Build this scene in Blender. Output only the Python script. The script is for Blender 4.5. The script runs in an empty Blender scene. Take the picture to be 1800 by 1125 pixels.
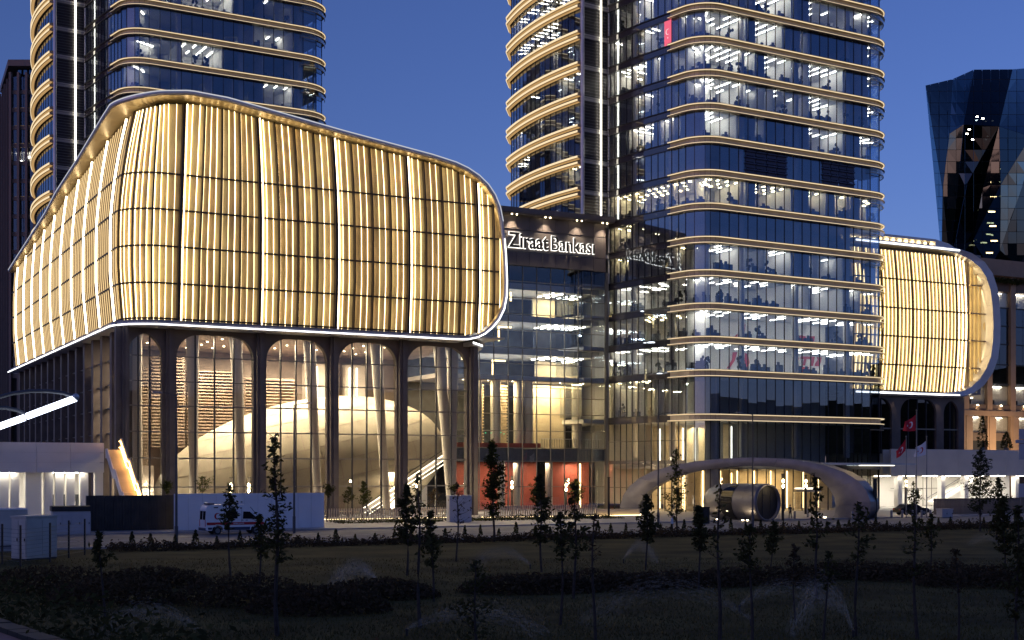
import bpy, math, random
from mathutils import Vector, Matrix
R = random.Random(11)
rad = math.radians
sc = bpy.context.scene
COL = sc.collection

# ------------------------------------------------------------------ camera
EYE = 5.7
FOC = 2400.0                      # focal length in pixels of an 1800 px wide picture
cam = bpy.data.cameras.new('camera')
cam.sensor_width = 36.0
cam.lens = FOC / 1800.0 * 36.0
cam.shift_y = (830 - 562.5) / 1800.0
cam.clip_start = 0.5
cam.clip_end = 6000
camo = bpy.data.objects.new('camera', cam)
COL.objects.link(camo)
camo.location = (0, 0, EYE)
camo.rotation_euler = (rad(90), 0, 0)
sc.camera = camo

# ------------------------------------------------------------------ world, exposure, render settings
world = bpy.data.worlds.new('World')
sc.world = world
world.use_nodes = True
wn = world.node_tree.nodes
wl_ = world.node_tree.links
bg = wn['Background']
sky = wn.new('ShaderNodeTexSky')
sky.sky_type = 'NISHITA'
sky.sun_disc = False
sky.sun_elevation = rad(7.0)
sky.sun_rotation = rad(228)
sky.altitude = 0
sky.air_density = 1.0
sky.dust_density = 0.3
sky.ozone_density = 5.5
tint = wn.new('ShaderNodeMix')
tint.data_type = 'RGBA'
tint.blend_type = 'MULTIPLY'
tint.inputs['Factor'].default_value = 1.0
tint.inputs[7].default_value = (1.6, 0.82, 1.0, 1)      # dusk white balance
wl_.new(sky.outputs[0], tint.inputs[6])
wl_.new(tint.outputs[2], bg.inputs[0])
bg.inputs[1].default_value = 0.146
sc.view_settings.view_transform = 'Standard'
sc.view_settings.look = 'None'
sc.view_settings.exposure = 0.0
sc.view_settings.gamma = 1.0
sc.view_settings.use_curve_mapping = False
sc.render.engine = 'CYCLES'
cy = sc.cycles
cy.use_denoising = True
cy.denoiser = 'OPENIMAGEDENOISE'
cy.max_bounces = 7
cy.diffuse_bounces = 3
cy.glossy_bounces = 4
cy.transmission_bounces = 4
cy.transparent_max_bounces = 40
cy.caustics_reflective = False
cy.caustics_refractive = False
cy.sample_clamp_indirect = 8.0
cy.use_light_tree = True

# ------------------------------------------------------------------ materials
def _mat(name):
    m = bpy.data.materials.new(name)
    m.use_nodes = True
    nt = m.node_tree
    nt.nodes.clear()
    out = nt.nodes.new('ShaderNodeOutputMaterial')
    return m, nt, out

def pbr(name, col, rough=0.6, metal=0.0, var=0.0, scale=1.0, bump=0.0, bscale=20.0, col2=None, spec=0.5, stretch=None, glow=0.0, gcol=(1, .70, .28)):
    """principled with noise-driven colour variation and fine bump"""
    m, nt, out = _mat(name)
    N, L = nt.nodes, nt.links
    b = N.new('ShaderNodeBsdfPrincipled')
    b.inputs['Base Color'].default_value = (*col, 1)
    b.inputs['Roughness'].default_value = rough
    b.inputs['Metallic'].default_value = metal
    b.inputs['Specular IOR Level'].default_value = spec
    L.new(b.outputs[0], out.inputs[0])
    if var > 0 or bump > 0:
        tc = N.new('ShaderNodeTexCoord')
        mp = N.new('ShaderNodeMapping')
        if stretch:
            mp.inputs['Scale'].default_value = stretch
        L.new(tc.outputs['Object'], mp.inputs[0])
    if var > 0:
        n = N.new('ShaderNodeTexNoise')
        n.inputs['Scale'].default_value = scale
        n.inputs['Detail'].default_value = 5
        L.new(mp.outputs[0], n.inputs['Vector'])
        r = N.new('ShaderNodeValToRGB')
        c2 = col2 or tuple(min(1, c * (1 + var)) for c in col)
        c1 = tuple(c * (1 - var) for c in col) if col2 is None else col
        r.color_ramp.elements[0].position = 0.33
        r.color_ramp.elements[1].position = 0.67
        r.color_ramp.elements[0].color = (*c1, 1)
        r.color_ramp.elements[1].color = (*c2, 1)
        L.new(n.outputs[0], r.inputs[0])
        L.new(r.outputs[0], b.inputs['Base Color'])
    if glow > 0:                                  # blotchy emission lifts the panels, standing for room light through the woven screen
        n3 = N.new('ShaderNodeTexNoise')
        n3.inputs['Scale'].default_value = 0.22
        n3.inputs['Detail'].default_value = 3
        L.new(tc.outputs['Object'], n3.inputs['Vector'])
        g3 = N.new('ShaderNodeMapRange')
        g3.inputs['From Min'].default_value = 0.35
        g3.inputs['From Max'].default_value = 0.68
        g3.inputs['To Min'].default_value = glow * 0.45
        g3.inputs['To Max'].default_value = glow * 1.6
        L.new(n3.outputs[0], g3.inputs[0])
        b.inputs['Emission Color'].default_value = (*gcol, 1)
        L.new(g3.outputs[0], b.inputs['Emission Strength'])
    if bump > 0:
        n2 = N.new('ShaderNodeTexNoise')
        n2.inputs['Scale'].default_value = bscale
        n2.inputs['Detail'].default_value = 4
        L.new(mp.outputs[0], n2.inputs['Vector'])
        bp = N.new('ShaderNodeBump')
        bp.inputs['Strength'].default_value = bump
        bp.inputs['Distance'].default_value = 0.05
        L.new(n2.outputs[0], bp.inputs['Height'])
        L.new(bp.outputs[0], b.inputs['Normal'])
    return m

def emit(name, col, strength):
    m, nt, out = _mat(name)
    e = nt.nodes.new('ShaderNodeEmission')
    e.inputs[0].default_value = (*col, 1)
    e.inputs[1].default_value = strength
    nt.links.new(e.outputs[0], out.inputs[0])
    return m

def glass(name, tintc, base, rough=0.0, power=4.0, refl=(0.95, 0.97, 1.0)):
    """coated pane: see-through tint mixed with a mirror that grows towards grazing angles"""
    m, nt, out = _mat(name)
    N, L = nt.nodes, nt.links
    t = N.new('ShaderNodeBsdfTransparent')
    t.inputs[0].default_value = (*tintc, 1)
    g = N.new('ShaderNodeBsdfGlossy')
    g.inputs['Color'].default_value = (*refl, 1)
    g.inputs['Roughness'].default_value = rough
    lw = N.new('ShaderNodeLayerWeight')
    lw.inputs[0].default_value = 0.5
    pw = N.new('ShaderNodeMath')
    pw.operation = 'POWER'
    pw.inputs[1].default_value = power
    L.new(lw.outputs['Facing'], pw.inputs[0])
    mr = N.new('ShaderNodeMapRange')
    mr.inputs['To Min'].default_value = base
    mr.inputs['To Max'].default_value = 1.0
    L.new(pw.outputs[0], mr.inputs[0])
    mx = N.new('ShaderNodeMixShader')
    L.new(mr.outputs[0], mx.inputs[0])
    L.new(t.outputs[0], mx.inputs[1])
    L.new(g.outputs[0], mx.inputs[2])
    L.new(mx.outputs[0], out.inputs[0])
    return m

def leafm(name, c1, c2):
    m, nt, out = _mat(name)
    N, L = nt.nodes, nt.links
    d = N.new('ShaderNodeBsdfDiffuse')
    t = N.new('ShaderNodeBsdfTranslucent')
    gi = N.new('ShaderNodeNewGeometry')
    r = N.new('ShaderNodeValToRGB')
    r.color_ramp.elements[0].color = (*c1, 1)
    r.color_ramp.elements[1].color = (*c2, 1)
    L.new(gi.outputs['Random Per Island'], r.inputs[0])
    L.new(r.outputs[0], d.inputs[0])
    L.new(r.outputs[0], t.inputs[0])
    mx = N.new('ShaderNodeMixShader')
    mx.inputs[0].default_value = 0.3
    L.new(d.outputs[0], mx.inputs[1])
    L.new(t.outputs[0], mx.inputs[2])
    L.new(mx.outputs[0], out.inputs[0])
    return m

WARM = (1.0, 0.66, 0.29)
GOLD = (1.0, 0.70, 0.33)
COOL = (1.0, 0.93, 0.79)
def backpainted(name, col, refl):
    m, nt, out = _mat(name)
    d = nt.nodes.new('ShaderNodeBsdfDiffuse'); d.inputs[0].default_value = (*col, 1)
    g = nt.nodes.new('ShaderNodeBsdfGlossy'); g.inputs['Roughness'].default_value = 0.02
    lw = nt.nodes.new('ShaderNodeFresnel'); lw.inputs[0].default_value = refl
    mx = nt.nodes.new('ShaderNodeMixShader')
    nt.links.new(lw.outputs[0], mx.inputs[0]); nt.links.new(d.outputs[0], mx.inputs[1]); nt.links.new(g.outputs[0], mx.inputs[2])
    nt.links.new(mx.outputs[0], out.inputs[0])
    return m

M = dict(
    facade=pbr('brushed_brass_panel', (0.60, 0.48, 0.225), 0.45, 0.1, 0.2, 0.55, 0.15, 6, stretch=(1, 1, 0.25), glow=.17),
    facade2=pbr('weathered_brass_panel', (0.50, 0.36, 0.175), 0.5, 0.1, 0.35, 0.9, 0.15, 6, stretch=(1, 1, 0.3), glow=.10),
    bronze=pbr('dark_bronze', (0.05, 0.037, 0.03), 0.5, 0.2, 0.2, 1.2),
    blade=pbr('brass_blade', (0.62, 0.49, 0.29), 0.42, 0.1, 0.15, 0.8),
    silver=pbr('satin_aluminium', (0.62, 0.61, 0.62), 0.35, 0.45, 0.06, 0.6),
    hood=pbr('champagne_soffit', (0.60, 0.49, 0.30), 0.38, 0.45, 0.12, 0.4),
    soffit=pbr('grey_soffit_panel', (0.36, 0.33, 0.29), 0.5, 0.1, 0.1, 0.5),
    frame=pbr('charcoal_cladding', (0.125, 0.10, 0.09), 0.5, 0.05, 0.2, 0.5),
    mull=pbr('dark_mullion', (0.045, 0.045, 0.05), 0.4, 0.4),
    mull_l=pbr('grey_mullion', (0.24, 0.22, 0.19), 0.4, 0.5),
    spandrel=pbr('taupe_spandrel', (0.34, 0.29, 0.245), 0.42, 0.25, 0.12, 0.6),
    spandrel_d=pbr('dark_spandrel', (0.085, 0.08, 0.085), 0.3, 0.4, 0.15, 0.6),
    ledge=pbr('gold_ledge', (0.55, 0.42, 0.25), 0.4, 0.3),
    slab=pbr('office_ceiling', (0.62, 0.60, 0.56), 0.8),
    wall=pbr('office_wall', (0.68, 0.66, 0.62), 0.8, 0, 0.06, 0.3),
    spandrel_g=backpainted('backpainted_glass', (0.06, 0.055, 0.06), 2.3),
    dark=pbr('dark_interior', (0.03, 0.03, 0.035), 0.8),
    furn=pbr('office_furniture', (0.035, 0.038, 0.05), 0.6, 0, 0.4, 1.0),
    stone=pbr('travertine', (0.62, 0.52, 0.36), 0.6, 0, 0.12, 0.35, 0.1, 3, stretch=(1, 1, 3)),
    dome=pbr('plaster_dome', (0.355, 0.315, 0.24), 0.65, 0, 0.10, 0.5),
    column=pbr('pale_column', (0.60, 0.55, 0.48), 0.55),
    wood=pbr('brown_louvre', (0.22, 0.165, 0.125), 0.6, 0, 0.25, 0.7),
    woodwall=pbr('umber_wall', (0.32, 0.255, 0.215), 0.7, 0, 0.2, 0.5),
    red=pbr('red_wall', (0.52, 0.13, 0.09), 0.6, 0, 0.15, 0.6),
    white=pbr('white_panel', (0.72, 0.69, 0.65), 0.55, 0, 0.05, 0.4),
    cream=pbr('cream_panel', (0.66, 0.58, 0.50), 0.55, 0, 0.06, 0.4),
    hoard=pbr('white_hoarding', (0.80, 0.80, 0.82), 0.6, 0, 0.05, 0.5),
    hoard_d=pbr('dark_hoarding', (0.045, 0.036, 0.032), 0.6, 0, 0.35, 0.8),
    asphalt=pbr('asphalt', (0.16, 0.15, 0.15), 0.75, 0, 0.18, 0.35, 0.25, 40),
    paving=pbr('granite_paving', (0.30, 0.28, 0.27), 0.6, 0, 0.12, 0.6, 0.1, 10),
    kerb=pbr('kerb_stone', (0.34, 0.33, 0.32), 0.7, 0, 0.12, 1.5),
    grass=pbr('mown_lawn', (0.074, 0.060, 0.020), 0.9, 0, 0.45, 0.22, 0.8, 14, spec=0.1),
    blade_g=pbr('grass_blade', (0.084, 0.072, 0.024), 0.9, 0, 0.4, 0.3, spec=0.1),
    bark=pbr('bark', (0.045, 0.035, 0.028), 0.9, 0, 0.3, 5),
    leaf=leafm('leaf', (0.035, 0.042, 0.014), (0.085, 0.095, 0.03)),
    leaf2=leafm('dark_leaf', (0.036, 0.038, 0.017), (0.085, 0.086, 0.036)),
    leaf3=leafm('rust_leaf', (0.050, 0.038, 0.024), (0.105, 0.078, 0.048)),
    paint_w=pbr('white_vehicle_paint', (0.85, 0.86, 0.88), 0.25, 0, 0.03, 1),
    paint_k=pbr('black_vehicle_paint', (0.02, 0.02, 0.024), 0.2),
    plastic=pbr('black_plastic', (0.025, 0.025, 0.028), 0.5),
    rubber=pbr('tyre_rubber', (0.02, 0.02, 0.02), 0.8),
    stripe=pbr('red_stripe', (0.45, 0.02, 0.025), 0.4),
    blue=pbr('navy_skirt', (0.035, 0.045, 0.10), 0.4),
    navy=pbr('navy_letter', (0.03, 0.04, 0.14), 0.5),
    winglass=pbr('vehicle_window', (0.012, 0.014, 0.016), 0.06),
    zinc=pbr('galvanised_steel', (0.20, 0.20, 0.22), 0.45, 0.6, 0.1, 2),
    pole=pbr('grey_pole', (0.085, 0.088, 0.095), 0.5, 0.3),
    black=pbr('matt_black', (0.018, 0.017, 0.017), 0.6),
    blackgl=pbr('black_glass', (0.008, 0.008, 0.009), 0.05),
    cabinet=pbr('grey_cabinet', (0.44, 0.44, 0.46), 0.5, 0, 0.05, 1),
    cabin=pbr('cream_metal_cabin', (0.52, 0.50, 0.46), 0.5, 0, 0.1, 0.7),
    flagr=pbr('red_flag', (0.55, 0.015, 0.03), 0.7),
    flagw=pbr('white_flag', (0.75, 0.74, 0.78), 0.7),
    skin=pbr('skin', (0.45, 0.28, 0.2), 0.6),
    shirt=pbr('white_shirt', (0.72, 0.72, 0.75), 0.8),
    trousers=pbr('dark_trousers', (0.02, 0.02, 0.028), 0.85),
    hair=pbr('dark_hair', (0.015, 0.012, 0.01), 0.7),
    pinkwall=pbr('pink_render', (0.30, 0.22, 0.215), 0.85, 0, 0.12, 1.2, 0.2, 8),
    brown=pbr('tan_stone_cladding', (0.42, 0.27, 0.165), 0.6, 0, 0.1, 0.4),
    brown_d=pbr('dark_tan_spandrel', (0.17, 0.115, 0.08), 0.6, 0, 0.12, 0.4),
    towerbrown=pbr('umber_fins', (0.17, 0.135, 0.12), 0.5, 0.1),
    letter=pbr('dark_bronze_letter', (0.045, 0.038, 0.032), 0.35, 0.5),
    signpan=pbr('sign_panel', (0.17, 0.15, 0.135), 0.5, 0.2),
    fascia=pbr('umber_fascia_panel', (0.17, 0.145, 0.135), 0.5, 0.15, 0.12, 0.5),
    slatw=pbr('pale_timber_slat', (0.55, 0.44, 0.31), 0.7, 0, 0.25, 2),
    gl_tower=glass('blue_tower_glass', (0.80, 0.84, 0.88), 0.14, 0, 3.0, (0.62, 0.80, 1.0)),
    gl_left=glass('tower_side_glass', (0.84, 0.86, 0.87), 0.19, 0, 3.0, (0.8, 0.88, 0.98)),
    gl_atr=glass('atrium_glass', (0.88, 0.90, 0.91), 0.075, 0, 3.0, (0.8, 0.9, 1.0)),
    gl_hall=glass('hall_glass', (0.93, 0.92, 0.89), 0.06, 0, 3.5),
    gl_dark=glass('smoked_glass', (0.48, 0.50, 0.54), 0.09, 0, 3.0, (0.7, 0.8, 0.95)),
    gl_facet=glass('facet_glass', (0.03, 0.033, 0.036), 0.07, 0.02, 2.6, (0.45, 0.65, 0.82)),
    gl_facet2=glass('pale_facet_glass', (0.05, 0.055, 0.06), 0.24, 0.04, 2.6, (0.38, 0.62, 0.80)),
    e_strip=emit('warm_led_strip', (1.0, 0.76, 0.38), 7.5),
    e_strip1=emit('dim_led_strip', (1.0, 0.745, 0.36), 5.0),
    e_strip2=emit('strong_led_strip', (1.0, 0.77, 0.41), 10.0),
    e_soft=emit('soft_led_strip', (1.0, 0.72, 0.36), 1.25),
    e_rim=emit('rim_line', (0.93, 0.94, 1.0), 0.62),
    portal=pbr('brushed_steel', (0.15, 0.146, 0.158), 0.40, 0.5, 0.12, 0.8),
    e_fin=emit('bright_led_strip', (1.0, 0.78, 0.47), 8.0),
    e_ledge=emit('ledge_led', (1.0, 0.78, 0.48), 1.05),
    e_band=emit('glowing_ledge', (1.0, 0.60, 0.24), 0.5),
    e_white=emit('white_led_line', (0.95, 0.97, 1.0), 3.2),
    e_whitew=emit('warm_white_line', (1.0, 0.92, 0.74), 5.0),
    e_lum=emit('office_luminaire', COOL, 30.0),
    e_lumw=emit('warm_luminaire', (1.0, 0.80, 0.45), 60.0),
    e_down=emit('downlight', (1.0, 0.80, 0.50), 16.0),
    e_lamp=emit('plaza_lamp', (1.0, 0.74, 0.38), 60.0),
    e_arc=emit('blue_white_tube', (0.72, 0.80, 1.0), 5.5),
    e_cove=emit('warm_cove_light', (1.0, 0.72, 0.34), 5.5),
    e_stair=emit('amber_handrail_light', (1.0, 0.55, 0.18), 14.0),
    e_screen=emit('screen', (0.55, 0.75, 1.0), 2.0),
    e_pink=emit('lit_red_banner', (1.0, 0.16, 0.26), 0.9),
    e_pinkw=emit('lit_crescent', (1.0, 0.72, 0.76), 0.95),
    e_green=emit('green_indicator', (0.1, 0.9, 0.5), 2.0),
    e_halo=emit('letter_halo', (1.0, 0.95, 0.86), 3.2),
)

# ------------------------------------------------------------------ mesh helpers
def wloc(o):
    v = Vector((0, 0, 0))
    while o is not None:
        v += o.location
        o = o.parent
    return v

def put(o, parent=None, label=None, cat=None, group=None, kind=None):
    COL.objects.link(o)
    if parent is not None:
        o.parent = parent
    return tag(o, label, cat, group, kind)

def tag(o, label=None, cat=None, group=None, kind=None):
    if label: o['label'] = label
    if cat: o['category'] = cat
    if group: o['group'] = group
    if kind: o['kind'] = kind
    return o

def thing(name, loc, label, cat, group=None, rz=0.0):
    o = bpy.data.objects.new(name, None)
    o.empty_display_size = 0.5
    o.location = loc
    o.rotation_euler = (0, 0, rz)
    return put(o, None, label, cat, group)

class MB:
    """collects polygons, then links them as ONE mesh object"""
    def __init__(s):
        s.v = []; s.f = []; s.mi = []; s.cur = 0
    def face(s, pts):
        n = len(s.v)
        s.v += [tuple(p) for p in pts]
        s.f.append(tuple(range(n, n + len(pts)))); s.mi.append(s.cur)
    def grid(s, rows, closed=False):
        n = len(s.v); w = len(rows[0])
        for r in rows: s.v += [tuple(p) for p in r]
        for i in range(len(rows) - 1):
            for j in range(w if closed else w - 1):
                k = (j + 1) % w
                s.f.append((n + i * w + j, n + i * w + k, n + (i + 1) * w + k, n + (i + 1) * w + j)); s.mi.append(s.cur)
    def hexa(s, b, t):
        """b, t: four bottom and four top points, counter-clockwise"""
        n = len(s.v)
        s.v += [tuple(p) for p in b] + [tuple(p) for p in t]
        for q in ((3, 2, 1, 0), (4, 5, 6, 7), (0, 1, 5, 4), (1, 2, 6, 5), (2, 3, 7, 6), (3, 0, 4, 7)):
            s.f.append(tuple(n + i for i in q)); s.mi.append(s.cur)
    def box(s, x0, x1, y0, y1, z0, z1):
        s.hexa([(x0, y0, z0), (x1, y0, z0), (x1, y1, z0), (x0, y1, z0)], [(x0, y0, z1), (x1, y0, z1), (x1, y1, z1), (x0, y1, z1)])
    def ab(s, a0, a1, b0, b1, z0, z1):
        """box in the site's own axes (a along the street, b away from it)"""
        p = [W2(a0, b0), W2(a1, b0), W2(a1, b1), W2(a0, b1)]
        s.hexa([(*q, z0) for q in p], [(*q, z1) for q in p])
    def wall(s, p, q, t0, t1, z0, z1):
        """box on the plan line p-q, reaching from t0 to t1 on its right-hand (outer) side"""
        d = Vector((q[0] - p[0], q[1] - p[1])).normalized()
        n = Vector((d.y, -d.x))
        P, Q = Vector(p[:2]), Vector(q[:2])
        c = [P + n * t1, Q + n * t1, Q + n * t0, P + n * t0]
        s.hexa([(x.x, x.y, z0) for x in c], [(x.x, x.y, z1) for x in c])
    def prism(s, poly, z0, z1):
        n = len(poly)
        s.face([(p[0], p[1], z0) for p in reversed(poly)])
        s.face([(p[0], p[1], z1) for p in poly])
        for i in range(n):
            a, b = poly[i], poly[(i + 1) % n]
            s.face([(a[0], a[1], z0), (b[0], b[1], z0), (b[0], b[1], z1), (a[0], a[1], z1)])
    def extr(s, prof, origin, ux, uz, uy, y0, y1):
        """profile (x,z) extruded along uy"""
        O, X, Z, Y = Vector(origin), Vector(ux), Vector(uz), Vector(uy)
        A = [O + X * p[0] + Z * p[1] + Y * y0 for p in prof]
        B = [O + X * p[0] + Z * p[1] + Y * y1 for p in prof]
        s.face(A); s.face(list(reversed(B)))
        n = len(prof)
        for i in range(n):
            s.face([A[(i + 1) % n], A[i], B[i], B[(i + 1) % n]])
    def sweep(s, path, prof, caps=True):
        """profile [(outward, z)] swept along a plan path"""
        rows = []
        nn = path_normals(path)
        for p, n in zip(path, nn):
            rows.append([(p[0] + n[0] * o, p[1] + n[1] * o, z) for o, z in prof])
        s.grid(rows, closed=True)
        if caps:
            s.face(list(reversed(rows[0]))); s.face(rows[-1])
    def tube(s, pts, r, n=8, caps=True):
        pts = [Vector(p) for p in pts]
        rs = r if isinstance(r, (list, tuple)) else [r] * len(pts)
        rows = []
        up = Vector((0, 0, 1))
        for i, p in enumerate(pts):
            d = (pts[min(i + 1, len(pts) - 1)] - pts[max(i - 1, 0)]).normalized()
            x = d.cross(up)
            if x.length < 1e-3: x = Vector((1, 0, 0)) if i == 0 else lastx
            x.normalize(); lastx = x
            y = x.cross(d)
            rows.append([p + (x * math.cos(t) + y * math.sin(t)) * rs[i] for t in [2 * math.pi * k / n for k in range(n)]])
        s.grid(rows, closed=True)
        if caps:
            s.face(rows[0]); s.face(list(reversed(rows[-1])))
    def lathe(s, c, prof, n=12):
        rows = [[(c[0] + r * math.cos(2 * math.pi * k / n), c[1] + r * math.sin(2 * math.pi * k / n), c[2] + z) for k in range(n)] for r, z in prof]
        s.grid(rows, closed=True)
        s.face(list(reversed(rows[0]))); s.face(rows[-1])
    def ball(s, c, rr, nu=16, nv=10, mat=None):
        rows = []
        for i in range(nv + 1):
            t = math.pi * i / nv
            row = []
            for k in range(nu):
                u = 2 * math.pi * k / nu
                p = Vector((rr[0] * math.sin(t) * math.cos(u), rr[1] * math.sin(t) * math.sin(u), -rr[2] * math.cos(t)))
                if mat is not None: p = mat @ p
                row.append((c[0] + p.x, c[1] + p.y, c[2] + p.z))
            rows.append(row)
        s.grid(rows, closed=True)
    def mesh(s, name, mats, off=Vector((0, 0, 0)), smooth=False):
        me = bpy.data.meshes.new(name)
        ox, oy, oz = off
        me.from_pydata([(x - ox, y - oy, z - oz) for x, y, z in s.v], [], s.f)
        mats = mats if isinstance(mats, (list, tuple)) else [mats]
        for m in mats: me.materials.append(m)
        if len(mats) > 1:
            me.polygons.foreach_set('material_index', s.mi)
        if smooth:
            me.polygons.foreach_set('use_smooth', [True] * len(me.polygons))
        me.update()
        return me
    def build(s, name, mats, parent=None, label=None, kind=None, smooth=False, local=False, cat=None, group=None):
        off = Vector((0, 0, 0)) if local or parent is None else wloc(parent)
        o = bpy.data.objects.new(name, s.mesh(name, mats, off, smooth))
        return put(o, parent, label, cat, group, kind)
    def stand(s, name, mats, base, label, cat, group=None, smooth=False, kind=None):
        """a top-level thing that is one mesh, its origin at its base"""
        o = bpy.data.objects.new(name, s.mesh(name, mats, Vector(base), smooth))
        o.location = base
        return put(o, None, label, cat, group, kind)

def path_normals(path):
    out = []
    n = len(path)
    for i in range(n):
        a = Vector(path[max(i - 1, 0)][:2]); b = Vector(path[min(i + 1, n - 1)][:2]); p = Vector(path[i][:2])
        d1 = (p - a); d2 = (b - p)
        if d1.length < 1e-9: d1 = d2
        if d2.length < 1e-9: d2 = d1
        d1 = d1.normalized(); d2 = d2.normalized()
        n1 = Vector((d1.y, -d1.x)); n2 = Vector((d2.y, -d2.x))
        m = (n1 + n2).normalized()
        k = 1.0 / max(0.5, m.dot(n1))
        out.append((m.x * k, m.y * k))
    return out

def offset(path, o):
    return [(p[0] + n[0] * o, p[1] + n[1] * o) for p, n in zip(path, path_normals(path))]

def lint(p, d, q, e):
    """intersection of plan lines p+t*d and q+s*e"""
    det = d[0] * -e[1] + d[1] * e[0]
    t = ((q[0] - p[0]) * -e[1] + (q[1] - p[1]) * e[0]) / det
    return (p[0] + d[0] * t, p[1] + d[1] * t)

def divide(path, step):
    """resample a plan path at an even spacing near step"""
    P = [Vector(p) for p in path]
    L = [0.0]
    for i in range(1, len(P)): L.append(L[-1] + (P[i] - P[i - 1]).length)
    n = max(1, round(L[-1] / step))
    out = []
    j = 0
    for k in range(n + 1):
        s = L[-1] * k / n
        while j < len(L) - 2 and L[j + 1] < s: j += 1
        t = (s - L[j]) / max(1e-9, L[j + 1] - L[j])
        out.append(tuple(P[j].lerp(P[j + 1], min(1, max(0, t)))))
    return out

def interp(tab, x):
    if x <= tab[0][0]: return tab[0][1]
    for (x0, y0), (x1, y1) in zip(tab, tab[1:]):
        if x <= x1:
            return y0 + (y1 - y0) * (x - x0) / (x1 - x0)
    return tab[-1][1]

# the site's own axes: a runs along the street front, b away from it; turned 28 degrees to the view
CA, SA = math.cos(rad(28)), math.sin(rad(28))
P0 = (-605.0 / 2400 * 160, 160.0)
UA = (CA, SA, 0.0); UB = (-SA, CA, 0.0); UZ = (0, 0, 1)
def W2(a, b): return (P0[0] + a * CA - b * SA, P0[1] + a * SA + b * CA)
def W3(a, b, z): x, y = W2(a, b); return (x, y, z)
def gnd(px, py):
    """the ground point seen at a place in the 1800 px wide photograph"""
    Y = FOC * EYE / (py - 830.0)
    return ((px - 900.0) * Y / FOC, Y)

_pane_cache = {}
def pane_mesh(w, h, mat, t=0.03):
    key = (round(w, 2), round(h, 2), mat.name)
    if key not in _pane_cache:
        b = MB(); b.box(-w / 2, w / 2, -t / 2, t / 2, 0, h)
        _pane_cache[key] = b.mesh('pane', mat)
    return _pane_cache[key]

def pane(p, q, z0, z1, mat, parent, name='pane', gap=0.03, jitter=0.0016):
    """one sheet of glass between two plan points"""
    dx, dy = q[0] - p[0], q[1] - p[1]
    w = math.hypot(dx, dy) - gap
    o = bpy.data.objects.new(name, pane_mesh(round(w, 2), round(z1 - z0, 2), mat))
    c = wloc(parent)
    o.location = ((p[0] + q[0]) / 2 - c.x, (p[1] + q[1]) / 2 - c.y, z0 - c.z)
    o.rotation_euler = (R.gauss(0, jitter), 0, math.atan2(dy, dx) + R.gauss(0, jitter))
    return put(o, parent)

def lamp_area(name, loc, size, power, col, parent, rot=(0, 0, 0), size_y=None):
    l = bpy.data.lights.new(name, 'AREA')
    l.energy = power; l.color = col; l.size = size
    if size_y: l.shape = 'RECTANGLE'; l.size_y = size_y
    o = bpy.data.objects.new(name, l)
    o.location = Vector(loc) - (wloc(parent) if parent else Vector((0, 0, 0)))
    o.rotation_euler = rot
    return put(o, parent)

def lamp_spot(name, loc, power, col, parent, angle=80, blend=0.6, rot=(0, 0, 0), radius=0.1):
    l = bpy.data.lights.new(name, 'SPOT')
    l.energy = power; l.color = col; l.spot_size = rad(angle); l.spot_blend = blend; l.shadow_soft_size = radius
    o = bpy.data.objects.new(name, l)
    o.location = Vector(loc) - (wloc(parent) if parent else Vector((0, 0, 0)))
    o.rotation_euler = rot
    return put(o, parent)

# ------------------------------------------------------------------ ground, road, pavements
b = MB(); b.face([(-2500, -1500, 0), (2500, -1500, 0), (2500, 3000, 0), (-2500, 3000, 0)])
b.build('lawn', M['grass'], kind='structure')
b = MB()
b.face([W3(-260, -56, .02), W3(320, -56, .02), W3(320, -33, .02), W3(-260, -33, .02)])
b.build('road', M['asphalt'], kind='structure')
b = MB(); b.ab(-260, 320, -33, -32.7, 0, .15); b.ab(-260, 320, -56.3, -56, 0, .15)
b.build('kerb', M['kerb'], kind='structure')
b = MB(); b.ab(-260, 320, -32.7, 140, 0, .13)
b.build('pavement', M['paving'], kind='structure')
PZ = .13
# faint dashed lane line
b = MB()
for i in range(-30, 60):
    b.face([W3(i * 5, -44.6, .026), W3(i * 5 + 2.4, -44.6, .026), W3(i * 5 + 2.4, -44.45, .026), W3(i * 5, -44.45, .026)])
b.build('road_marking', M['hoard'], kind='structure')

# added ridge out of view, standing for dark city blocks the lower glass mirrors
b = MB(); rows = [[], [], []]
for i in range(81):
    t = rad(145 + 250 * i / 80.0); r_ = 420
    h = 44 + 7 * math.sin(i * .35) + 4 * math.sin(i * .95) + R.uniform(-1.5, 1.5)
    rows[0].append((r_ * math.cos(t), r_ * math.sin(t) + 40, -1)); rows[1].append(((r_ + 60) * math.cos(t), (r_ + 60) * math.sin(t) + 40, h)); rows[2].append(((r_ + 300) * math.cos(t), (r_ + 300) * math.sin(t) + 40, -1))
b.grid(rows); b.build('mirror_ridge', M['grass'], kind='structure')

# ------------------------------------------------------------------ office towers
DL = Vector((0.62, -0.7846)).normalized()
DR = Vector((0.8625, 0.506)).normalized()

def arc(c, r, t0, t1, n):
    return [(c[0] + r * math.cos(rad(t0 + (t1 - t0) * i / n)), c[1] + r * math.sin(rad(t0 + (t1 - t0) * i / n))) for i in range(n + 1)]

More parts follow.
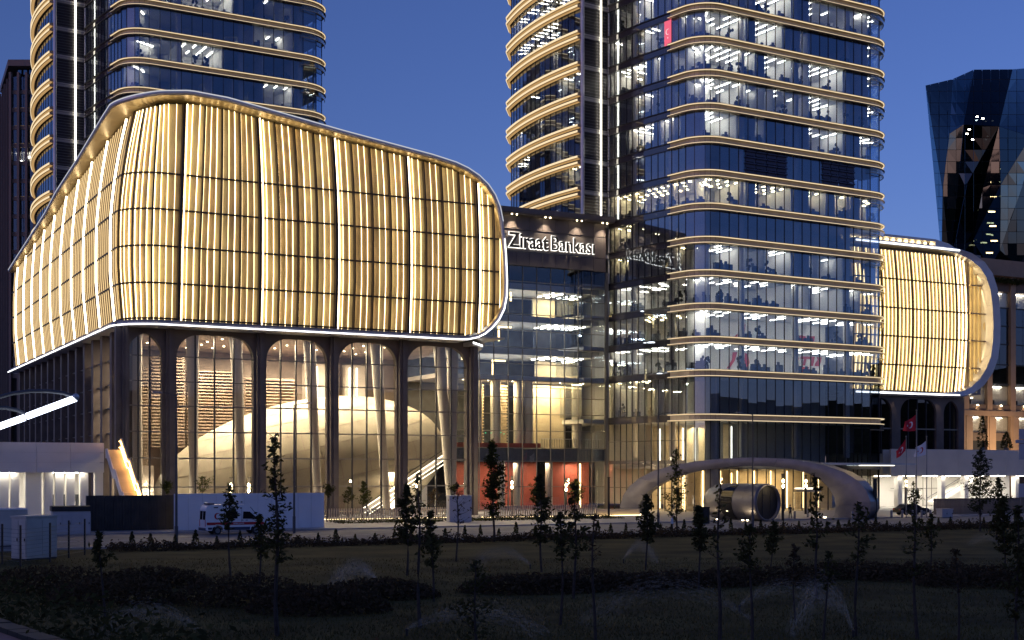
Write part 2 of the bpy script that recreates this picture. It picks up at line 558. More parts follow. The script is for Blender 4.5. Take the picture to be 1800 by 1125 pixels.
def office_tower(name, label, C, floors, lit, zcut, seed, extras=None, rlen=31.9):
    """floors: heights of the tops of the glowing ledges; lit(section, storey, fraction) -> None, 'c' or 'w'"""
    rr = random.Random(seed)
    root = thing(name, (C[0], C[1], 0), label, 'skyscraper', 'twin bank towers with glowing ledges')
    V = lambda x, y: (C[0] + x, C[1] + y)
    I = Vector(V(0.2, -1.0))
    r = 3.6; th = math.acos(DL.dot(DR)); tl = r * math.tan(th / 2)
    T1 = I - DL * tl
    T2 = I + DR * tl
    nL = Vector((-DL.y, DL.x)); cc = T1 + nL * r
    a0 = math.degrees(math.atan2(-nL.y, -nL.x))
    corner = arc(cc, r, a0, a0 + math.degrees(th), 7)
    B = V(-11.6, 14.6); A = V(-15.8, 11.7)
    # right face and the rounded far end
    T3 = I + DR * rlen
    nR = Vector((-DR.y, DR.x)); ce = T3 + nR * 5.0
    a1 = math.degrees(math.atan2(-nR.y, -nR.x))
    rend = arc(ce, 5.0, a1, a1 + 95, 9)
    rlast = Vector(rend[-1]); rdir = Vector((math.cos(rad(a1 + 185)), math.sin(rad(a1 + 185))))
    back = [tuple(rlast + rdir * 4), tuple(rlast + rdir * 24)]
    right = corner + divide([tuple(T2), tuple(T3)], 1.7)[1:] + rend[3::3] + divide([rend[-1], back[0]], 1.7)[1:]
    right = [corner[i] for i in (0, 2, 4, 5, 7)] + right[8:]
    # straight-ish left face, a hair convex
    mid = (Vector(B) + T1) / 2 - nL * 0.25
    left = divide([B, tuple(mid), tuple(T1)], 1.35)
    # left wing: rounded far end, convex flank up to the steel fin at A
    E2 = Vector(V(-26.2, 33.5))
    wing0 = [V(-21.5, 38.5), V(-24.0, 38.2), V(-25.8, 37.0), tuple(E2)]
    ctrl = (E2 + Vector(A)) / 2 + Vector((-2.3, -1.0))
    curve = []
    for i in range(1, 15):
        t = i / 14
        q = E2 * (1 - t) ** 2 + ctrl * 2 * t * (1 - t) + Vector(A) * t * t
        curve.append(tuple(q))
    wing = wing0[:3] + divide([wing0[3]] + curve, 1.6)
    secs = {'wing': wing, 'left': left, 'right': right}
    ledge = divide([tuple(T1 - DL * 3.0), tuple(T1)], 1.5)[:-1] + corner + divide([tuple(T2), tuple(T3)], 3.4)[1:] + rend[1:] + [tuple(rlast + rdir * 2)]
    ztop = floors[-1]
    BH = 1.0
    # ---- structure inside: slabs and core
    plate = offset(wing, -.35) + offset(left, -.35) + offset(right, -.35) + [back[1], V(12, 62), V(-16, 58)]
    for i, z in enumerate(floors):
        p = MB(); p.prism(plate, z - .92, z - .3)
        p.build('floor_slab', M['slab'], root)
    Bi = Vector(B) + nL * 8.0; core_c = lint(tuple(Bi), tuple(DL), tuple(T3 + nR * 8.0), tuple(DR))
    corep = [tuple(Vector(A) + Vector((2.5, 9.5))), tuple(Bi), core_c, tuple(T3 + nR * 8.0 - DR * 1.5), tuple(T3 + nR * 20 - DR * 1.5), V(-8, 44), V(-18, 40)]
    p = MB(); p.prism(corep, floors[0] - 13, ztop + 3)
    core = p.build('core_wall', M['wall'], root)
    # round columns just inside the glass
    for q in [offset(right, -1.5)[k] for k in range(7, len(right) - 4, 6)] + [offset(left, -1.5)[k] for k in (3, 9)]:
        p = MB(); p.lathe((q[0], q[1], floors[0] - 6), [(.5, 0), (.5, ztop - floors[0] + 6)], 12)
        p.build('column', M['column'], root, smooth=True)
    # ---- glass, room by room
    pool = []
    lum = {'c': MB(), 'w': MB()}; part = MB(); furn = MB(); plants = MB()
    zz = list(floors)
    for si, sec in enumerate(('right', 'left', 'wing')):
        pts = secs[sec]
        gm = M['gl_tower'] if sec == 'right' else M['gl_left']
        n = len(pts) - 1
        ins = path_normals(pts)
        for k in range(len(zz) - 1):
            z0, z1 = zz[k] + .02, zz[k + 1] - BH - .02
            prev = None
            for i in range(n):
                pool.append((si, k, pts[i], pts[i + 1], z0, z1, gm))
                tone = lit(sec, k, (i + .5) / n)
                m_ = ((pts[i][0] + pts[i + 1][0]) / 2, (pts[i][1] + pts[i + 1][1]) / 2)
                nn = Vector((ins[i][0] + ins[i + 1][0], ins[i][1] + ins[i + 1][1])).normalized()
                if tone != prev:                        # a cross wall between a lit and a dark room
                    e = Vector(pts[i])
                    q0, q1 = e - nn * .45, e - nn * 7.4
                    part.wall(q0, q1, -.06, .06, zz[k] - .3, z1 + .1)
                prev = tone
                if tone is None: continue
                deps = (1.6, 3.4, 5.2) if sec != 'wing' else (1.8, 4.0)
                for d in deps:
                    if rr.random() < (.8 if tone == 'd' else (.5 if k < 6 else .22)): continue
                    c = Vector(m_) - nn * d
                    t = Vector((-nn.y, nn.x))
                    L = .28 if tone == 'w' else .75
                    h = [c + nn * L + t * .055, c - nn * L + t * .055, c - nn * L - t * .055, c + nn * L - t * .055]
                    zc = z1 + .04
                    lum['w' if tone == 'w' else 'c'].hexa([(q.x, q.y, zc - .05) for q in h], [(q.x, q.y, zc) for q in h])
                # desks, screens, chairs and pot plants near the window
                if rr.random() < .6:
                    c = Vector(m_) - nn * rr.uniform(.9, 2.4); t = Vector((-nn.y, nn.x)); w_ = rr.uniform(.35, .75); hh = rr.choice((.75, .8, 1.15, 1.3))
                    furn.hexa([(*(c + t * u * w_ + nn * v * .3), z0 - .28) for u, v in ((-1, 1), (1, 1), (1, -1), (-1, -1))][::-1],
                              [(*(c + t * u * w_ + nn * v * .3), z0 + hh) for u, v in ((-1, 1), (1, 1), (1, -1), (-1, -1))][::-1])
                    c2 = c + t * rr.uniform(-.5, .5)
                    furn.hexa([(*(c2 + t * u * .25 + nn * v * .06), z0 + hh - .1) for u, v in ((-1, -1), (1, -1), (1, 1), (-1, 1))],
                              [(*(c2 + t * u * .22 + nn * v * .06), z0 + hh + .42) for u, v in ((-1, -1), (1, -1), (1, 1), (-1, 1))])
                if rr.random() < .13:
                    c = Vector(m_) - nn * 1.0
                    for _ in range(9):
                        q = Vector((c.x + rr.gauss(0, .22), c.y + rr.gauss(0, .22), z0 + .5 + rr.random() * 1.5))
                        plants.ball(q, (.22, .22, .26), 5, 4)
    # the largest sheets are parts, the rest one piece of glazing
    vis = [x for x in pool if zcut[0] <= x[4] <= zcut[1] + (8 if x[0] == 2 else 0)]
    vis.sort(key=lambda x: (x[0], -((x[5] - x[4]) * (Vector(x[3]) - Vector(x[2])).length)))
    first = vis[:298]
    chosen = set(id(x) for x in first)
    for x in first: pane(x[2], x[3], x[4], x[5], x[6], root)
    rest = {}
    for x in pool:
        if id(x) in chosen: continue
        g = rest.setdefault(x[6].name, (MB(), x[6]))[0]
        g.wall(x[2], x[3], -.015, .015, x[4], x[5])
    for g, m_ in rest.values(): g.build('glazing', m_, root, kind='stuff')
    part.build('partition_walls', M['wall'], root, kind='stuff')
    lum['c'].build('ceiling_lights', M['e_lum'], root, kind='stuff')
    if lum['w'].f: lum['w'].build('warm_ceiling_lights', M['e_lumw'], root, kind='stuff')
    furn.build('office_furniture', M['furn'], root, kind='stuff')
    if plants.f: plants.build('pot_plants', M['leaf2'], root, kind='stuff')
    # ---- mullions, each one the full height
    for sec, mat in (('right', 'mull'), ('left', 'mull'), ('wing', 'mull')):
        pts = secs[sec]
        for p_, n_ in zip(pts, path_normals(pts)):
            d = Vector((n_[1], -n_[0])).normalized() * .035
            q = Vector(p_); nv = Vector(n_).normalized()
            z0 = floors[0] if sec != 'wing' else floors[2]
            h = [q - d + nv * .07, q + d + nv * .07, q + d - nv * .10, q - d - nv * .10]
            m_ = MB(); m_.hexa([(v.x, v.y, z0) for v in h], [(v.x, v.y, ztop) for v in h])
            m_.build('mullion', M[mat], root)
    # ---- bands
    def led(path, z, o, name, mat, par, h=.10):
        m_ = MB(); m_.sweep(path, [(o, z - h), (o + .09, z - h), (o + .09, z), (o, z)][::-1]); m_.build(name, M[mat], par)
    for k, z in enumerate(floors):
        zl = z - BH
        # taupe spandrel panels with open joints and two lit ledges, round the corner and the right face
        sp = MB()
        for i in range(len(ledge) - 1):
            p_, q_ = Vector(ledge[i]), Vector(ledge[i + 1]); d = (q_ - p_).normalized() * .015
            sp.wall(p_ + d, q_ - d, -.1, .09, zl, z)
        so = sp.build('spandrel_band', M['spandrel'], root)
        for zz_ in (z - .03, zl):
            m_ = MB(); m_.sweep(ledge, [(.1, zz_), (.1, zz_ + .06), (.72, zz_ + .06), (.72, zz_)])
            lo = m_.build('light_ledge', M['ledge'], root)
            led(ledge, zz_ + (-.005 if zz_ > zl else .16), .55, 'led_strip', 'e_ledge', lo)
        # glass skirt under the band at the far end
        m_ = MB(); m_.sweep([tuple(T3 - DR * .5)] + rend[:8], [(.5, zl - .75), (.53, zl - .75), (.53, zl - .04), (.5, zl - .04)])
        m_.build('glass_skirt', M['gl_hall'], root)
        m_ = MB(); m_.sweep([tuple(T3 - DR * .5)] + rend[:8], [(.46, zl - .82), (.57, zl - .82), (.57, zl - .75), (.46, zl - .75)])
        m_.build('skirt_rail', M['ledge'], root)
        # dark band on the left face
        lp = divide([B, tuple(mid), tuple(T1 - DL * 3.0)], 2.7)
        m_ = MB()
        for i in range(len(lp) - 1):
            p_, q_ = Vector(lp[i]), Vector(lp[i + 1]); d = (q_ - p_).normalized() * .012
            m_.wall(p_ + d, q_ - d, -.1, .08, zl, z)
        m_.build('dark_spandrel', M['spandrel_g'], root)
        m_ = MB(); m_.sweep(lp, [(.08, z - .02), (.3, z - .02), (.3, z - .1), (.08, z - .1)][::-1]); m_.sweep(lp, [(.08, zl + .02), (.2, zl + .02), (.2, zl - .05), (.08, zl - .05)][::-1])
        m_.build('band_edge', M['mull'], root)
        # wing: two fat glowing mouldings per band
        if z > 36:
            m_ = MB(); m_.sweep(wing, [(-.1, zl - .25), (-.1, z + .25), (.16, z + .25), (.16, zl - .25)]); m_.build('wing_spandrel', M['spandrel_d'], root)
            for zc in (z - .12, zl - .02):
                prof = [(.16, zc - .34), (.16, zc + .22)] + [(.16 + .68 * math.cos(rad(t)), zc - .06 + .28 * math.sin(rad(t))) for t in (80, 45, 10, -20, -55, -85)]
                m_ = MB(); m_.sweep(wing, prof)
                mo = m_.build('glowing_moulding', M['ledge'], root)
                m_ = MB(); m_.sweep(wing, [(.80, zc - .2), (.90, zc - .2), (.90, zc + .08), (.80, zc + .08)]); m_.build('led_strip', M['e_ledge'], mo)
                m_ = MB(); m_.sweep(wing, [(.3, zc - .41), (.72, zc - .41), (.72, zc - .33), (.3, zc - .33)]); m_.build('underside_glow', M['e_band'], mo)  # emission stands for LED light caught under the gold moulding
    # ---- louvred shaft with its vertical light line
    d = (Vector(B) - Vector(A)).normalized(); n_ = Vector((d.y, -d.x))
    A2, B2 = Vector(A) + d * .35, Vector(B) - d * .1
    ZS = max(floors[1], 43.6)
    p = MB(); p.wall(A2, B2, -.30, -.22, ZS, ztop + 4); p.build('shaft_wall', M['spandrel_d'], root)
    p = MB()
    z = ZS
    while z < ztop + 3:
        c = [A2 + n_ * .12, B2 + n_ * .12, B2 - n_ * .2, A2 - n_ * .2]
        p.hexa([(q.x, q.y, z + (.12 if i > 1 else 0)) for i, q in enumerate(c)], [(q.x, q.y, z + .06 + (.12 if i > 1 else 0)) for i, q in enumerate(c)])
        z += .46
    p.build('louvres', M['zinc'], root, kind='stuff')
    L0 = Vector(A) + d * 3.35
    p = MB(); p.wall(L0, L0 + d * .2, .15, .3, ZS, ztop + 3); p.build('light_line', M['e_whitew'], root)
    p = MB(); p.tube([(A[0] + .1, A[1], ZS), (A[0] + .1, A[1], ztop + 4)], .3, 10); p.build('steel_fin', M['silver'], root, smooth=True)
    p = MB(); p.tube([(B[0], B[1], floors[0]), (B[0], B[1], ztop + 4)], .12, 8); p.build('edge_tube', M['silver'], root, smooth=True)
    if extras: extras(root, dict(T1=T1, T2=T2, T3=T3, I=I, nL=nL, nR=nR, left=left, right=right, rend=rend, rdir=rdir, ledge=ledge, B=B, A=A, core_c=core_c, floors=floors, V=V))
    return root

FL = [13.85, 20.0] + [20.0 + 4.63 * k for k in range(1, 15)]
# storeys:   0    1      2 ...
LIT_R = {0: [], 1: [], 2: [(0, 1, 'c')], 3: [(0, 1, 'c')], 4: [(.1, .30, 'c'), (.32, .46, 'c'), (.52, .68, 'c'), (.76, .97, 'c')],
         5: [(.12, .27, 'c'), (.33, .48, 'c'), (.57, .70, 'c')], 6: [], 7: [(.05, .27, 'w'), (.32, .47, 'w'), (.53, .60, 'w'), (.66, .72, 'w'), (.78, .93, 'w')],
         8: [], 9: [(.06, .25, 'c'), (.30, .34, 'c'), (.52, .70, 'c'), (.78, .93, 'c')], 10: [(.06, .27, 'c'), (.33, .40, 'c'), (.52, .70, 'c'), (.79, .93, 'c')],
         11: [(.08, .30, 'c'), (.33, .46, 'c'), (.52, .68, 'c'), (.79, .92, 'c')], 12: [(.08, .28, 'c'), (.32, .42, 'c'), (.50, .54, 'c'), (.80, .92, 'c')],
         13: [(.3, .46, 'c'), (.8, .92, 'c')], 14: [(.1, .3, 'c'), (.5, .7, 'c')]}
LIT_L = {0: [(0, .55, 'w')], 1: [(.05, .5, 'w')], 2: [(0, 1, 'c')], 3: [(0, 1, 'w')], 4: [(.1, 1, 'c')], 5: [(0, .28, 'w'), (.86, 1, 'w')], 6: [(0, .3, 'w')], 7: [(0, 1, 'w')],
         8: [], 9: [(.25, .55, 'c'), (.7, .8, 'c')], 10: [(.3, .38, 'c'), (.62, .7, 'c'), (.9, 1, 'c')], 11: [(0, .48, 'c'), (.62, .7, 'c')], 12: [(.2, .3, 'c'), (.9, 1, 'c')], 13: [(.45, .56, 'c'), (.8, .9, 'c')], 14: [(.3, .9, 'c')]}
LIT_W = {8: [(.85, 1, 'w')], 9: [(.05, .45, 'c'), (.75, .82, 'c')], 10: [(.2, .34, 'c'), (.55, .62, 'c')], 11: [(.3, .36, 'c')], 12: [(.7, .78, 'c')], 13: [(.1, .8, 'c')], 14: [(.15, .9, 'c')], 15: [(.3, 1, 'c')]}
def lit_main(sec, k, f):
    for a, b_, t in {'right': LIT_R, 'left': LIT_L, 'wing': LIT_W}[sec].get(k + 1 if k > 0 else 0, []):
        if a <= f < b_: return t
    if (sec == 'right' and k in (3, 4, 8, 9, 10, 11, 12, 13) and f < .95) or (sec == 'left' and k > 7) or (sec == 'wing' and k > 8):
        return 'd' if (int(f * 9) * 7 + k * 5) % 4 != 0 else None
    return None
LIT_2 = {'right': {11: [(.42, .52, 'd')], 12: [(.30, .46, 'c')], 13: [(.6, .7, 'd')], 14: [(.3, .5, 'c')], 15: [(.3, .7, 'c')]}, 'left': {}, 'wing': {}}
def lit_two(sec, k, f):
    for a, b_, t in LIT_2[sec].get(k, []):
        if a <= f < b_: return t
    if sec != 'wing' and (int(f * 8) * 3 + k * 5) % 5 == 0: return 'd'
    return None

def main_extras(root, g):
    T1, T2, T3, I, nL, nR = g['T1'], g['T2'], g['T3'], g['I'], g['nL'], g['nR']
    # dark service grilles on the mechanical storey
    z0 = g['floors'][7]
    for (u0, u1) in ((7.6, 15.4), (22.2, 28.6)):
        for row in range(4):
            n = 4
            for c in range(n):
                a_, b_ = u0 + (u1 - u0) * (c + .04) / n, u0 + (u1 - u0) * (c + .96) / n
                m_ = MB(); zr = z0 + .12 + row * .86
                P, Q = I + DR * a_, I + DR * b_
                m_.wall(P, Q, .12, .2, zr, zr + .1)
                m_.wall(P, Q, .08, .32, zr + .52, zr + .72)
                m_.wall(P, Q, .06, .10, zr + .1, zr + .52)
                m_.build('vent_grille', M['blue'], root)
    # red runner and slanted lettering painted on the office wall behind two storeys
    def poly_on_core(name, pts, mat):
        base = T3 + nR * 7.9; b_ = MB()
        F = [(base + DR * (u - 31.9)) for u, z in pts]
        fr = [(p.x, p.y, z) for p, (u, z) in zip(F, pts)]
        bk = [(p.x + nR.x * .08, p.y + nR.y * .08, z) for p, (u, z) in zip(F, pts)]
        b_.face(fr); b_.face(bk[::-1])
        for i in range(len(fr)):
            j = (i + 1) % len(fr)
            b_.face([fr[j], fr[i], bk[i], bk[j]])
        return b_.build(name, mat, root)
    z = g['floors'][2]
    for pts in ([(13.6, z + 2.0), (14.3, z + 2.0), (14.4, z + 3.0), (14.1, z + 3.4), (13.6, z + 3.1)], [(12.6, z + .2), (13.9, z + .2), (14.2, z + 1.9), (12.9, z + 1.6), (12.0, z + .9)],
                [(14.2, z + .5), (15.3, z + 1.2), (15.1, z + 1.5), (14.2, z + 1.1)], [(12.0, z - 1.2), (12.9, z - 1.1), (12.4, z - 2.4), (11.4, z - 3.6), (10.9, z - 3.6), (11.9, z - 2.3)],
                [(13.4, z - 1.1), (14.9, z - 1.3), (15.2, z - 2.6), (14.6, z - 4.0), (14.2, z - 4.0), (14.4, z - 2.5), (13.4, z - 1.8)],
                [(24.2, z + 1.2), (25.2, z + 2.0), (26.3, z + 1.9), (26.6, z + .3), (25.9, z + .3), (25.5, z + 1.0)], [(26.6, z + 1.9), (28.2, z + 2.0), (28.0, z + 1.2), (27.2, z + 1.1), (27.0, z + .2), (26.6, z + .2)],
                [(24.4, z - 1.4), (25.0, z - 1.4), (24.6, z - 2.6), (24.0, z - 2.6)], [(25.4, z - 1.2), (27.3, z - 1.2), (27.2, z - 1.6), (26.5, z - 1.6), (26.2, z - 2.6), (25.8, z - 2.6), (26.0, z - 1.6), (25.3, z - 1.6)],
                [(27.5, z - 1.2), (28.2, z - 1.2), (27.8, z - 2.6), (27.2, z - 2.6)], [(28.6, z - 1.2), (29.6, z - 1.2), (29.2, z - 2.6), (28.2, z - 2.6), (28.3, z - 2.2), (28.8, z - 1.6)], [(25.4, z - 2.8), (27.0, z - 2.8), (26.4, z - 4.0), (25.8, z - 3.6)]):
        poly_on_core('wall_graphic', pts, M['stripe'])
    # lit red banner with crescent behind a sheet of the side face
    z0 = g['floors'][11]; L = g['left']
    k = 9
    P, Q = Vector(L[k]), Vector(L[k + 1])
    b_ = MB(); b_.wall(P, Q, .06, .1, z0 + .1, z0 + 3.6); ban = b_.build('banner', M['e_pink'], root, label='lit red banner with a white crescent and star')
    c = (P + Q) / 2; t = (Q - P).normalized(); n_ = Vector((t.y, -t.x))
    b_ = MB(); rows = []
    for i in range(17):
        an = rad(50 + 260 * i / 16)
        w = .16 * math.sin(math.pi * i / 16) + .01
        r0, r1 = .42, .42 - w
        rows.append([(*(c + t * (r * math.cos(an)) + n_ * .108), z0 + 2.0 + r * math.sin(an)) for r in (r0, r1)])
    b_.grid(rows)
    st = []
    for i in range(10):
        r_ = .17 if i % 2 == 0 else .07; an = rad(90 + 36 * i)
        st.append((*(c + t * (r_ * math.cos(an)) + n_ * .108), z0 + 1.15 + r_ * math.sin(an)))
    b_.face(st); b_.build('crescent', M['e_pinkw'], ban)
    # ---- lobby below the first ledge: tall glass on slim mullions
    zt = g['floors'][0] - 1.0
    def dark(sec_pts, mat, rows_, nm):
        for i in range(len(sec_pts) - 1):
            for z0_, z1_ in rows_:
                pane(sec_pts[i], sec_pts[i + 1], z0_, z1_, mat, root)
        for p_, n2 in zip(sec_pts, path_normals(sec_pts)):
            d_ = Vector((n2[1], -n2[0])).normalized() * .035; q = Vector(p_); nv = Vector(n2).normalized()
            h = [q - d_ + nv * .07, q + d_ + nv * .07, q + d_ - nv * .1, q - d_ - nv * .1]
            m_ = MB(); m_.hexa([(v.x, v.y, PZ) for v in h], [(v.x, v.y, zt) for v in h]); m_.build('mullion', M['mull'], root)
    dark(g['right'], M['gl_tower'], ((6.7, zt),), 'right')
    dark(g['right'], M['gl_hall'], ((PZ, 6.1),), 'right')
    dark(g['left'], M['gl_hall'], ((PZ, 3.4), (3.45, 6.9), (7.4, zt)), 'left')
    Lp = divide([g['B'], tuple(T1)], 4)
    for z_ in (3.42, 7.15, 10.2):
        m_ = MB(); m_.sweep(Lp, [(.1, z_ - (.25 if z_ > 7 and z_ < 8 else .06)), (.1, z_ + (.25 if z_ > 7 and z_ < 8 else .06)), (-.1, z_ + .06), (-.1, z_ - .06)]); m_.build('transom', M['mull_l'], root)
    m_ = MB(); m_.sweep(g['ledge'], [(-.1, 6.12), (-.1, 6.7), (.09, 6.7), (.09, 6.12)]); m_.build('lobby_transom', M['spandrel_d'], root)
    # mezzanine floor and lobby back wall with lit niches
    V = g['V']
    m_ = MB(); m_.prism(offset(g['left'], -1.2) + offset(g['right'], -.4) + [V(24, 40), V(-8, 40)], 6.2, 6.62); m_.build('mezzanine_floor', M['slab'], root)
    base = T3 + nR * 7.0
    for i in range(9):
        u = 2.5 + i * 3.2
        P = base + DR * (u - 31.9); Q = P + DR * 2.5
        m_ = MB(); m_.wall(P, Q, 0, .3, PZ, 5.9); m_.build('lobby_panel', M['stone'], root)
        m_ = MB(); m_.wall(P - DR * .4, P - DR * .2, .3, .4, .3, 5.9); m_.build('niche_light', M['e_cove'], root)
    for i in range(7):
        u = 3 + i * 2.4; P = Vector(g['B']) + DL * u + nL * 6.5
        m_ = MB(); m_.wall(P, P + DL * 1.2, 0, .35, 7.2, 12.6); m_.build('lobby_panel', M['stone'], root)
        m_ = MB(); m_.wall(P + DL * 1.45, P + DL * 1.6, .2, .3, 7.4, 12.2); m_.build('niche_light', M['e_whitew'], root)
        m_ = MB(); m_.wall(P, P + DL * 1.2, 0, .35, PZ, 6.0); m_.build('lobby_panel', M['stone'], root)
        if i % 2 == 0:
            m_ = MB(); m_.wall(P + DL * 1.45, P + DL * 1.6, .2, .3, .3, 5.6); m_.build('niche_light', M['e_cove'], root)
    # entrance canopy with a lit soffit
    f0 = T2 + DR * 1.0; f1 = T3 + DR * 6.5
    out = -nR
    pl = [f0 + out * .6, f0 + out * 5.0, f0 + DR * 12 + out * 6.5, f1 + out * 3.2, f1 + out * .6]
    m_ = MB(); m_.prism([tuple(p) for p in pl], 6.75, 7.05); cn = m_.build('canopy', M['silver'], root)
    m_ = MB(); m_.wall(f0 + DR * 4, f0 + DR * 13, 1.2, 1.9, 6.66, 6.74)
    m_.wall(f0 + DR * 24.5, f1 - DR * 3, 1.0, 1.5, 6.66, 6.74)
    m_.build('canopy_light', M['e_whitew'], cn)
    # corner drum of pale stone that rises through the lobby
    c = I + (T2 - I) * .9 + nR * 1.2
    m_ = MB(); m_.lathe((c.x, c.y, PZ), [(1.1, 0), (1.1, 19)], 20); m_.build('column', M['column'], root, smooth=True)
    # revolving door
    rd = T2 + DR * 16 + out * .2
    m_ = MB(); m_.lathe((rd.x, rd.y, PZ), [(1.9, 0), (1.9, 2.7)], 24); dr = m_.build('revolving_door', M['gl_hall'], root)
    m_ = MB(); m_.lathe((rd.x, rd.y, 2.86), [(2.0, 0), (2.0, .35)], 24); m_.build('door_drum', M['mull_l'], dr)
    m_ = MB(); m_.lathe((rd.x, rd.y, 3.3), [(1.7, 0), (1.7, .1)], 24); m_.build('ring_light', M['e_whitew'], dr)
    # inner globe, a pale shell in the side hall
    c = Vector(g['B']) + DL * 12 + nL * 4.6
    for k_ in range(3):
        pass
    lamp_area('lobby_lamp', (c.x, c.y, 12.2), 3, 800, (1, .78, .45), root)
    q = T2 + DR * 14 + nR * 3.5
    lamp_area('lobby_lamp', (q.x, q.y, 6.0), 10, 900, (1, .72, .36), root, (0, 0, math.atan2(DR.y, DR.x)), 3)
    q = Vector(g['B']) + DL * 8 + nL * 3
    lamp_area('lobby_lamp', (q.x, q.y, 6.0), 6, 800, (1, .74, .38), root)

main_tower = office_tower('office_tower', 'wide glass office tower with the pink banner and the entrance canopy at its foot', (26.1, 190.0), FL, lit_main, (12, 72), 3, main_extras)
second_tower = office_tower('office_tower', 'mostly dark glass tower rising behind the golden pavilion roof', (-60.2, 215.0), FL + [FL[-1] + 4.63, FL[-1] + 9.26], lit_two, (40, 88), 5, None, 29.0)

# ------------------------------------------------------------------ golden pavilions
def arched_front(root, a_pairs, bays_b, ztop, r, zh, thick=.7, sx=1, mat='frame', base=PZ, nm='arch_frame'):
    """dark frame along a street-front plane with round-cornered tall openings"""
    prev = a_pairs[0][0] - 1.3
    b0, b1 = bays_b
    for i, (a0, a1) in enumerate(a_pairs):
        nxt = a_pairs[i + 1][0] if i + 1 < len(a_pairs) else a1 + 1.3
        m_ = MB()
        m_.ab(prev, a0, b0, b1, base, zh)                       # the pier on the left of the opening
        if i == len(a_pairs) - 1: m_.ab(a1, nxt, b0, b1, base, zh)
        # head of the arch in slices
        n = 10
        for side in (0, 1):
            for k in range(n):
                t0, t1 = k / n, (k + 1) / n
                x0, x1 = r * (1 - math.cos(t0 * math.pi / 2)), r * (1 - math.cos(t1 * math.pi / 2))
                y0, y1 = r * math.sin(t0 * math.pi / 2), r * math.sin(t1 * math.pi / 2)
                A0, A1 = (a0 + x0, a0 + x1) if side == 0 else (a1 - x1, a1 - x0)
                l0, l1 = (y0, y1) if side == 0 else (y1, y0)
                zb0, zb1 = ztop - r + l0, ztop - r + l1
                p = [W2(A0, b0), W2(A1, b0), W2(A1, b1), W2(A0, b1)]
                m_.hexa([(*p[0], zb0), (*p[1], zb1), (*p[2], zb1), (*p[3], zb0)], [(*q, zh) for q in p])
        if a1 - a0 > 2 * r: m_.ab(a0 + r, a1 - r, b0, b1, ztop, zh)
        m_.build(nm, M[mat], root)
        prev = a1

